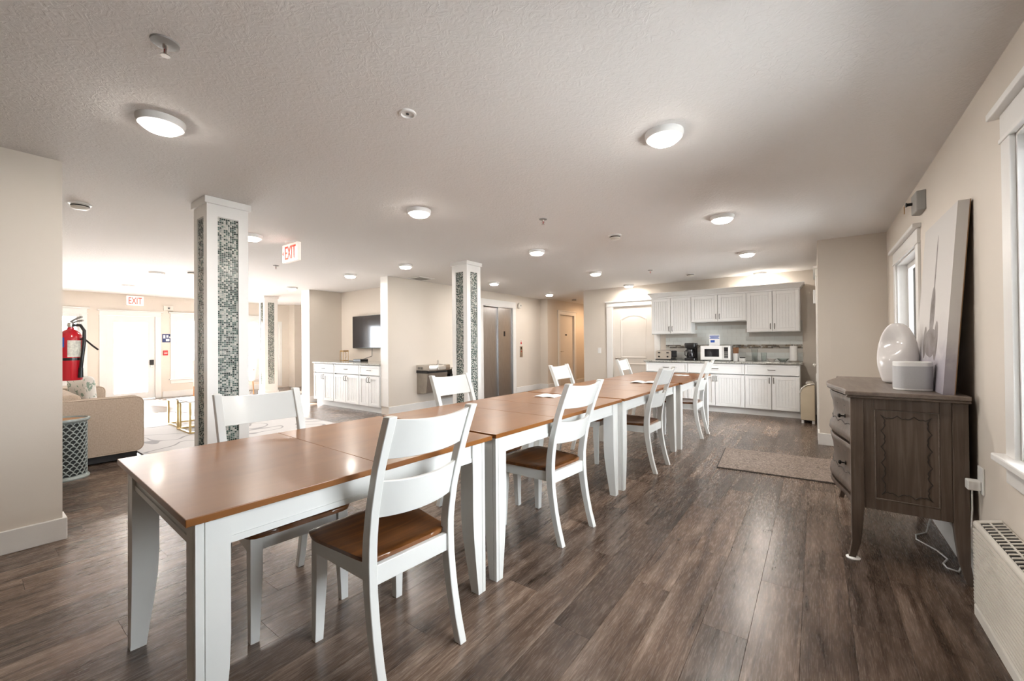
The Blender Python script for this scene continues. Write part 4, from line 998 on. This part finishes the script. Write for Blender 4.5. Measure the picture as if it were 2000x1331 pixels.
glass('glass_bowl', 'shallow clear glass bowl left of the paper towel', -.44, 8.24, [(.001, 0), (.04, 0), (.09, .055), (.086, .055), (.038, .008), (.001, .008)])
t = thing('paper_towel', 'white paper towel roll on a stand at the right end of the counter', 'paper towel', (-.295, 8.35, ZC))
MB().lathe([(.001, 0), (.075, 0), (.075, .012), (.001, .014)], (0, 0, 0), 24).build('stand', 'brushed_nickel', t, True, smooth=40)
MB().lathe([(.02, .015), (.056, .015), (.056, .265), (.02, .265)], (0, 0, 0), 28).build('roll', 'paper_white', t, True, smooth=40)
MB().tube([(0, 0, .01), (0, 0, .29), (.09, -.01, .285), (.11, -.01, .27)], .007, 8).build('arm', 'brushed_nickel', t, True, smooth=40)
# wall fittings in kitchen and elevator lobby
t = thing('light_switch', 'white light switch left of the arched door', 'switch', (-3.905, YK, 1.02))
MB().box(-3.945, -3.865, YK-.006, YK, 1.01, 1.13).build('plate', 'white_plastic', t, bev=.002)
MB().box(-3.922, -3.888, YK-.010, YK-.006, 1.04, 1.10).build('rocker', 'white_plastic', t, bev=.001)
t = thing('side_wall_switch', 'white switch plate on the side wall right of the counter', 'switch', (XK, 7.85, .66))
MB().box(XK-.03, XK, 7.80, 7.92, .62, .74).build('plate', 'white_plastic', t, bev=.004)
t = thing('wall_alarm', 'small white alarm box above the side door casing', 'alarm', (XK, 7.6, 1.85))
MB().box(XK-.05, XK, 7.55, 7.67, 1.80, 2.0).build('housing', 'white_plastic', t, bev=.006)
t = thing('waste_bin', 'beige rounded bin with chrome-edged lid between cabinets and side wall', 'bin', (-.095, 7.75, 0))
prof = [(-.19, .05), (-.015, .05), (-.015, .585)] + [(-.02-.17*math.sin(R(a)), .46+.13*math.cos(R(a))) for a in range(5, 91, 9)]
MB().prism([(p[0]+.095+.0, p[1]) for p in prof], 'y', -.16, .16).build('body', 'bin_beige', t, True, bev=.006)
MB().tube([(.075-.17*math.sin(R(a)), -.163, .464+.133*math.cos(R(a))) for a in range(0, 91, 10)], .010, 8).build('rim', 'brushed_nickel', t, True, smooth=50)
MB().lathe([(.001, .585), (.05, .585), (.055, .60), (.035, .63), (.001, .635)], (.02, -.02, 0), 18).build('lid_dome', 'brushed_nickel', t, True, smooth=50)
for x in (-.07, .06): MB().lathe([(.018, 0), (.018, .055)], (x, -.12, 0), 10).build('foot', 'white_plastic', t, True)
MB().box(-.07, .05, .08, .12, 0, .055).build('rear_foot', 'black_plastic', t, True)
t = thing('elevator_call_panel', 'steel elevator call panel with black display on the wall', 'panel', (XE, 8.57, .90))
MB().box(XE, XE+.012, 8.52, 8.63, .90, 1.17).build('plate', 'brushed_nickel', t, bev=.002)
MB().box(XE+.012, XE+.015, 8.55, 8.60, 1.09, 1.15).build('display', 'black_plastic', t)
MB().lathe([(.001, .012), (.014, .012), (.014, .018), (.001, .018)], (XE, 8.575, 1.04), 14, 'x').build('call_button', 'fire_red', t)
t = thing('fire_notice', 'small red pictogram notice above the call panel', 'notice', (XE, 8.57, 1.22))
MB().box(XE, XE+.003, 8.52, 8.64, 1.20, 1.36).build('card', 'cream_plastic', t)
MB().lathe([(.022, .003), (.030, .003), (.030, .005), (.022, .005)], (XE, 8.58, 1.25), 18, 'x').build('ring_print', 'fire_red', t)
MB().prism([(8.565, 1.29), (8.595, 1.29), (8.58, 1.33)], 'x', XE+.003, XE+.005).build('flame_print', 'fire_red', t)
t = thing('horn_strobe', 'round white alarm horn beside the top of the elevator casing', 'alarm', (XE, 8.50, 2.20))
MB().lathe([(.001, 0), (.075, 0), (.075, .035), (.06, .05), (.001, .052)], (XE, 8.50, 2.20), 28, 'x').build('housing', 'cream_plastic', t, smooth=40)
MB().lathe([(.001, .05), (.02, .052), (.02, .06), (.001, .062)], (XE, 8.51, 2.20), 14, 'x').build('sounder', 'grey_plastic', t)
# drinking fountains
def fountain(y0, y1, zb_, zt2, lab):
    t = thing('drinking_fountain', lab, 'drinking fountain', (XE, (y0+y1)/2, zb_), group='bi-level drinking fountains')
    MB().loft([[(XE, y0+.01, z), (XE+w, y0+.01, z), (XE+w, y1-.01, z), (XE, y1-.01, z)] for z, w in ((zb_, .20), (zb_+.02, .26), (zt2-.15, .30))]).build('cabinet', 'fountain_steel', t, bev=.004)
    MB().box(XE, XE+.30, y0, y1-.02, zt2-.15, zt2-.10).build('reveal', 'black_plastic', t)
    mb = MB(); rings = []
    ol = [(XE+.001, y0), (XE+.36, y0)] + [(XE+.36+.05*math.sin(math.pi*k/8), y0+(y1-y0)*k/8) for k in range(1, 8)] + [(XE+.36, y1), (XE+.001, y1)]
    for z, q in ((zt2-.105, .97), (zt2-.09, 1), (zt2-.012, 1), (zt2, .985), (zt2, .80), (zt2-.03, .62)):
        cx_, cy2 = XE+.20, (y0+y1)/2
        rings.append([(max(XE+.0005, cx_+(p[0]-cx_)*q), cy2+(p[1]-cy2)*q, z) for p in ol])
    mb.loft(rings).build('basin', 'brushed_nickel', t, smooth=35)
    for i in range(5): MB().box(XE+.05+i*.03, XE+.065+i*.03, y0-.002, y0+.004, zt2-.08, zt2-.035).build('vent_slot', 'black_plastic', t)
    yk = y1-.09; MB().tube([(XE+.12, yk, zt2-.02), (XE+.12, yk, zt2+.05), (XE+.135, yk-.01, zt2+.075), (XE+.16, yk-.03, zt2+.065)], [.014, .011, .010, .007], 10).build('bubbler', 'brushed_nickel', t, smooth=50)
    MB().box(XE+.37, XE+.42, (y0+y1)/2-.10, (y0+y1)/2+.10, zt2-.09, zt2-.035).build('push_bar', 'brushed_nickel', t, bev=.006)
fountain(5.15, 5.68, .32, .85, 'steel drinking fountain on the wall left of the elevator column')
fountain(5.74, 6.25, .20, .76, 'lower steel drinking fountain mostly hidden by the elevator column')

# ------------------------------------------------------------------ television alcove
yA = 4.50
xs = [-8.52, -7.75, -6.88, -6.26]
for i, lab in enumerate(('left white alcove cabinet under the gold lantern', 'middle white alcove cabinet below the television', 'right white alcove cabinet beside the fountain wall end')):
    base_cab(xs[i], xs[i+1], yA, 5.299, lab, 'white cabinets in the television alcove', .865, 'alcove_cabinet')
o = MB().box(-8.55, -6.252, yA-.03, 5.299, .866, .895).build('alcove_countertop', 'granite', bev=.004); tag(o, 'pale stone countertop in the television alcove', 'countertop')
t = thing('television', 'black flat television on the alcove wall above the white cabinets', 'television', (-7.6, 5.25, 1.17))
MB().box(-8.24, -6.98, 5.215, 5.255, 1.165, 1.865).build('bezel', 'black_plastic', t, bev=.006)
MB().box(-8.225, -6.995, 5.212, 5.216, 1.185, 1.85).build('screen', 'glass_black', t)
MB().box(-7.8, -7.4, 5.255, 5.299, 1.35, 1.7).build('wall_bracket', 'black_plastic', t)
t = thing('antenna_box', 'black media box with upright cable below the television', 'media box', (-7.55, 4.95, .896))
MB().box(-7.68, -7.42, 4.87, 5.05, .896, .945).build('box', 'black_plastic', t, bev=.006)
MB().box(-7.86, -7.70, 4.88, 4.95, .896, .912).build('remote', 'black_plastic', t, bev=.004)
MB().tube([(-7.56, 5.03, .94), (-7.56, 5.10, .96), (-7.56, 5.235, 1.0), (-7.56, 5.24, 1.164)], .010, 8).build('cable', 'grey_plastic', t, smooth=50)
t = thing('gold_lantern', 'small gold wire lantern on the alcove countertop', 'lantern', (-8.30, 5.05, .896))
mb = MB()
for x in (-.06, .06):
    for y in (-.06, .06): mb.tube([(x, y, 0), (x, y, .20)], .005, 6)
for z in (.005, .20): mb.tube([(-.06, -.06, z), (.06, -.06, z), (.06, .06, z), (-.06, .06, z), (-.06, -.06, z)], .005, 6)
mb.build('frame', 'gold_frame', t, True)
MB().box(-.065, .065, -.065, .065, .20, .225).build('cap', 'gold_frame', t, True, bev=.004)
MB().tube([(.06, 0, .06), (.10, 0, .10), (.10, 0, .15), (.06, 0, .18)], .004, 6).build('ring_handle', 'gold_frame', t, True)

# ------------------------------------------------------------------ living room
t = thing('sofa', 'tan linen sofa with square arms along the living room wall', 'sofa', (-7.1, .84, 0))
def cushion(mb, x0, x1, y0, y1, z0, z1, r): return mb.prism(rrect(x0, x1, z0, z1, r, 5), 'y', y0, y1)
xs0, xs1, yb0, yf0 = -8.2, -6.05, .45, 1.25
MB().box(xs0+.14, xs1-.14, yb0+.02, yf0-.02, .09, .30).build('base', 'linen', t, bev=.015)
for a, c in ((xs0, xs0+.16), (xs1-.16, xs1)):
    ar = MB().prism(rrect(yb0, yf0, .09, .69, .07, 6), 'x', a, c).build('arm', 'linen', t, bev=.018, seg=3)
    for xx in (a+.004, c-.004):
        p = rrect(yb0+.012, yf0-.004, .094, .688, .068, 6); p.append(p[0]); MB().tube([(xx, q[0], q[1]) for q in p], .006, 6).build('piping', 'linen', ar)
MB().prism(rrect(yb0, yb0+.24, .28, .70, .06, 5), 'x', xs0+.16, xs1-.16).build('backrest', 'linen', t, bev=.015)
xm = (xs0+xs1)/2
for a, c in ((xs0+.165, xm-.003), (xm+.003, xs1-.165)):
    MB().box(a, c, yb0+.24, yf0, .30, .44).build('seat_cushion', 'linen', t, bev=.035, seg=4)
    MB().box(a, c, yb0+.16, yb0+.34, .44, .74).build('back_cushion', 'linen', t, bev=.05, seg=4)
for x in (xs0+.08, xs1-.08):
    for y in (yb0+.08, yf0-.08): MB().box(x-.03, x+.03, y-.03, y+.03, .0, .095).build('foot', 'black_plastic', t)
MB().box(xs0+.04, xs1-.04, yb0+.05, yf0-.05, .015, .095).build('plinth', 'black_plastic', t)  # black box standing in for the dark shadow gap under the sofa
t = thing('throw_pillow', 'white throw pillow with green leaf print on the sofa', 'pillow', (-7.72, .98, .445), R(20))
mb = MB(); rings = []
for k in range(9):
    y = -.07+.14*k/8; q = .55+.45*math.sqrt(max(0, 1-(y/.075)**2)); rings.append([(p[0]*q, y-.14*(p[1]-.0)*.5, p[1]*q+.21*(1-0)) for p in rrect(-.21, .21, -.21, .21, .05)])
mb.loft(rings).build('cover', 'leaf_print', t, True, smooth=60, sub=1)
# pierced drum table
t = thing('drum_table', 'pierced grey metal drum side table beside the sofa arm', 'side table', (-5.72, .60, 0))
cx, cyy, r_ = -5.72, .60, .158
MB().lathe([(.001, .0), (r_+.018, 0), (r_+.022, .012), (r_+.010, .03), (r_, .035), (.001, .035)], (cx, cyy, 0), 40).build('foot_ring', 'drum_metal', t, smooth=40)
MB().lathe([(r_, .525), (r_+.012, .535), (r_+.024, .55), (r_+.022, .565), (r_+.008, .568), (r_, .552)], (cx, cyy, 0), 40).build('top_rim', 'drum_metal', t, smooth=40)
MB().lathe([(.001, .545), (r_+.005, .545), (r_+.005, .553), (.001, .553)], (cx, cyy, 0), 40).build('tray_top', 'tray_wood', t)
MB().lathe([(r_-.012, .03), (r_-.010, .53)], (cx, cyy, 0), 40).build('liner', 'drum_dark', t, smooth=60)
mb = MB(); nu, nv = 20, 16; dz = .495/nv
for j in range(nv):
    for i in range(nu):
        a0 = 2*math.pi*(i+(.5 if j % 2 else 0))/nu; da = math.pi/nu
        path = []
        for k in range(7):
            th_ = math.pi*k/6; aa = a0+da*math.cos(th_)*1.0; zz1 = .034+j*dz+dz*1.0*math.sin(th_)
            path.append((cx+r_*math.cos(aa), cyy+r_*math.sin(aa), zz1))
        mb.tube(path, .0052, 5)
o = mb.build('pierced_scales', 'drum_metal', t); o['kind'] = 'stuff'
t = thing('pillar_candle', 'short yellow pillar candle on the drum table', 'candle', (-5.66, .55, .5535))
MB().lathe([(.001, 0), (.035, 0), (.035, .055), (.030, .060), (.001, .058)], (0, 0, 0), 18).build('wax', 'candle_wax', t, True, smooth=40)
MB().tube([(0, 0, .055), (.002, 0, .068)], .0015, 5).build('wick', 'black_plastic', t, True)
def nest(x0, x1, y0, y1, z, lab):
    t = thing('nesting_table', lab, 'coffee table', ((x0+x1)/2, (y0+y1)/2, .0125), group='brass nesting coffee tables')
    MB().box(x0, x1, y0, y1, z-.022, z).build('table_top', 'table_white_top', t, bev=.003)
    q = .012
    for x in (x0+.02, x1-.02):
        for y in (y0+.02, y1-.02): MB().box(x-q, x+q, y-q, y+q, .0125, z-.022).build('leg', 'brass', t)
    mb = MB()
    for y in (y0+.02, y1-.02): mb.box(x0+.032, x1-.032, y-q, y+q, .0125, .036)
    for x in (x0+.02, x1-.02): mb.box(x-q, x+q, y0+.032, y1-.032, .0125, .036)
    mb.build('base_rail', 'brass', t)
nest(-7.62, -7.04, 1.93, 2.48, .47, 'taller white-topped brass nesting table behind the near column')
nest(-8.27, -7.66, 1.98, 2.45, .41, 'lower white-topped brass nesting table left of the near column')
def accent(x, y, rz, lab):
    t = thing('accent_chair', lab, 'chair', (x, y, 0), R(rz), 'white accent chairs with wooden legs')
    MB().box(-.28, .28, -.30, .30, .30, .45).build('seat_cushion', 'white_linen', t, True, bev=.04, seg=3)
    MB().loft([[(x_, y_, z) for x_, y_ in ((-.34-d, -.28), (-.22-d, -.28), (-.22-d, .28), (-.34-d, .28))] for z, d in ((.34, 0), (.6, .03), (.93, .10))]).build('backrest', 'white_linen', t, True, bev=.03, seg=3)
    for s in (-1, 1):
        MB().tube([(-.30, s*.28, .0), (-.27, s*.28, .32)], .016, 8).build('leg', 'console_wood', t, True)
        MB().tube([(.26, s*.28, .0), (.25, s*.28, .60)], .016, 8).build('leg', 'console_wood', t, True)
        MB().tube([(.27, s*.28, .60), (-.33, s*.28, .62)], .016, 8).build('armrest', 'console_wood', t, True)
accent(-11.55, 3.62, 150, 'white accent chair in front of the window right of the exit door')
accent(-12.05, 4.80, 190, 'white accent chair between the near and far mosaic columns')
t = thing('wooden_easel_stand', 'thin wooden stand with white top beside the far column', 'stand', (-10.0, 5.05, 0))
MB().tube([(-10.0, 5.05, .0), (-10.0, 5.05, .82)], .018, 8).build('post', 'console_wood', t)
MB().lathe([(.001, 0), (.13, 0), (.13, .015), (.001, .02)], (-10.0, 5.05, 0), 20).build('base', 'console_wood', t)
MB().box(-10.06, -9.94, 5.0, 5.10, .82, .97).build('dispenser', 'white_plastic', t, bev=.01)
t = thing('wall_pictogram_sign', 'navy blue pictogram sign right of the exit door', 'sign', (XF, 3.122*S, 1.34))
MB().box(XF, XF+.006, 3.03*S, 3.215*S, zz_(1.344), zz_(1.55)).build('plate', 'sign_navy', t)
for (a, c, p, q) in ((3.05, 3.09, 1.44, 1.52), (3.11, 3.15, 1.46, 1.52), (3.10, 3.17, 1.37, 1.43), (3.165, 3.20, 1.45, 1.49)): MB().box(XF+.006, XF+.009, a*S, c*S, zz_(p), zz_(q)).build('pictogram', 'sign_print', t)
t = thing('fire_alarm_pull', 'small red fire alarm pull beside the exit door', 'alarm', (XF, 3.09*S, 1.03))
MB().box(XF, XF+.04, 3.045*S, 3.135*S, zz_(1.02), zz_(1.14)).build('body', 'fire_red', t, bev=.006)
MB().box(XF+.04, XF+.05, 3.06*S, 3.12*S, zz_(1.065), zz_(1.085)).build('handle', 'white_plastic', t)
t = thing('alarm_strobe', 'white strobe box on the far wall right of exit sign', 'alarm', (XF, 3.144*S, 2.13))
MB().box(XF, XF+.05, 3.05*S, 3.24*S, zz_(2.13), zz_(2.25)).build('housing', 'cream_plastic', t, bev=.006)
MB().box(XF+.05, XF+.056, 3.13*S, 3.17*S, zz_(2.17), zz_(2.21)).build('lens', 'black_plastic', t)
# fire extinguisher on the hidden end of the near left wall
t = thing('fire_extinguisher', 'red fire extinguisher with black hose on the left wall end', 'extinguisher', (-4.36, .50, 1.0))
ex, ey, ez = -4.36, .495, 1.0
MB().lathe([(.001, 0), (.060, 0), (.065, .012), (.065, .30), (.058, .335), (.035, .362), (.018, .372), (.018, .385), (.001, .386)], (ex, ey, ez), 32).build('cylinder', 'extinguisher_red', t, smooth=45)
MB().lathe([(.0655, .145), (.067, .146), (.067, .162), (.0655, .163)], (ex, ey, ez), 32).build('strap', 'black_plastic', t)
MB().lathe([(.001, .384), (.016, .386), (.019, .40), (.016, .42), (.001, .421)], (ex, ey, ez), 16).build('valve', 'brushed_nickel', t, smooth=45)
MB().tube([(ex, ey+.0, ez+.41), (ex+.03, ey+.03, ez+.43), (ex+.06, ey+.055, ez+.435)], .007, 8).build('lever', 'grey_plastic', t, smooth=50)
MB().tube([(ex, ey, ez+.425), (ex+.03, ey+.03, ez+.452), (ex+.055, ey+.05, ez+.462)], .008, 8).build('carry_handle', 'grey_plastic', t, smooth=50)
MB().tube([(ex+.012, ey+.012, ez+.40), (ex+.045, ey+.045, ez+.40), (ex+.062, ey+.062, ez+.36), (ex+.070, ey+.060, ez+.27), (ex+.070, ey+.050, ez+.16), (ex+.064, ey+.045, ez+.09)], .010, 10).build('hose', 'black_plastic', t, smooth=50)
MB().tube([(ex+.064, ey+.045, ez+.09), (ex+.062, ey+.043, ez+.02)], [.012, .015], 10).build('nozzle', 'black_plastic', t, smooth=50)
def lab_patch(a0, a1, z0, z1, mat, nm):
    mb = MB(); rg = []
    for k in range(9):
        a = R(a0+(a1-a0)*k/8); rg.append([(ex+.0652*math.cos(a), ey+.0652*math.sin(a), ez+z0), (ex+.066*math.cos(a), ey+.066*math.sin(a), ez+z0), (ex+.066*math.cos(a), ey+.066*math.sin(a), ez+z1), (ex+.0652*math.cos(a), ey+.0652*math.sin(a), ez+z1)])
    mb.loft(rg).build(nm, mat, t)
lab_patch(-20, 45, .17, .29, 'label_paper', 'instruction_label'); lab_patch(-75, -35, .24, .31, 'label_blue', 'inspection_label')
MB().box(ex-.03, ex+.03, .411, ey-.06, ez+.18, ez+.36).build('wall_bracket', 'dark_iron', t)
MB().tube([(ex+.02, .425, ez+.30), (ex+.05, .56, ez+.30), (ex+.06, .60, ez+.25), (ex+.06, .63, ez+.22)], .006, 8).build('hook', 'dark_iron', t, smooth=50)
# corridor console
t = thing('corridor_console', 'warm wooden shelf glimpsed at the end of the corridor', 'console', (-5.55, 12.2, 0))
MB().box(-5.81, -5.2, 11.95, 12.45, .60, .74).build('top', 'console_wood', t, bev=.006)
for x in (-5.78, -5.24):
    for y in (11.98, 12.42): MB().box(x-.025, x+.025, y-.025, y+.025, 0, .60).build('leg', 'console_wood', t)
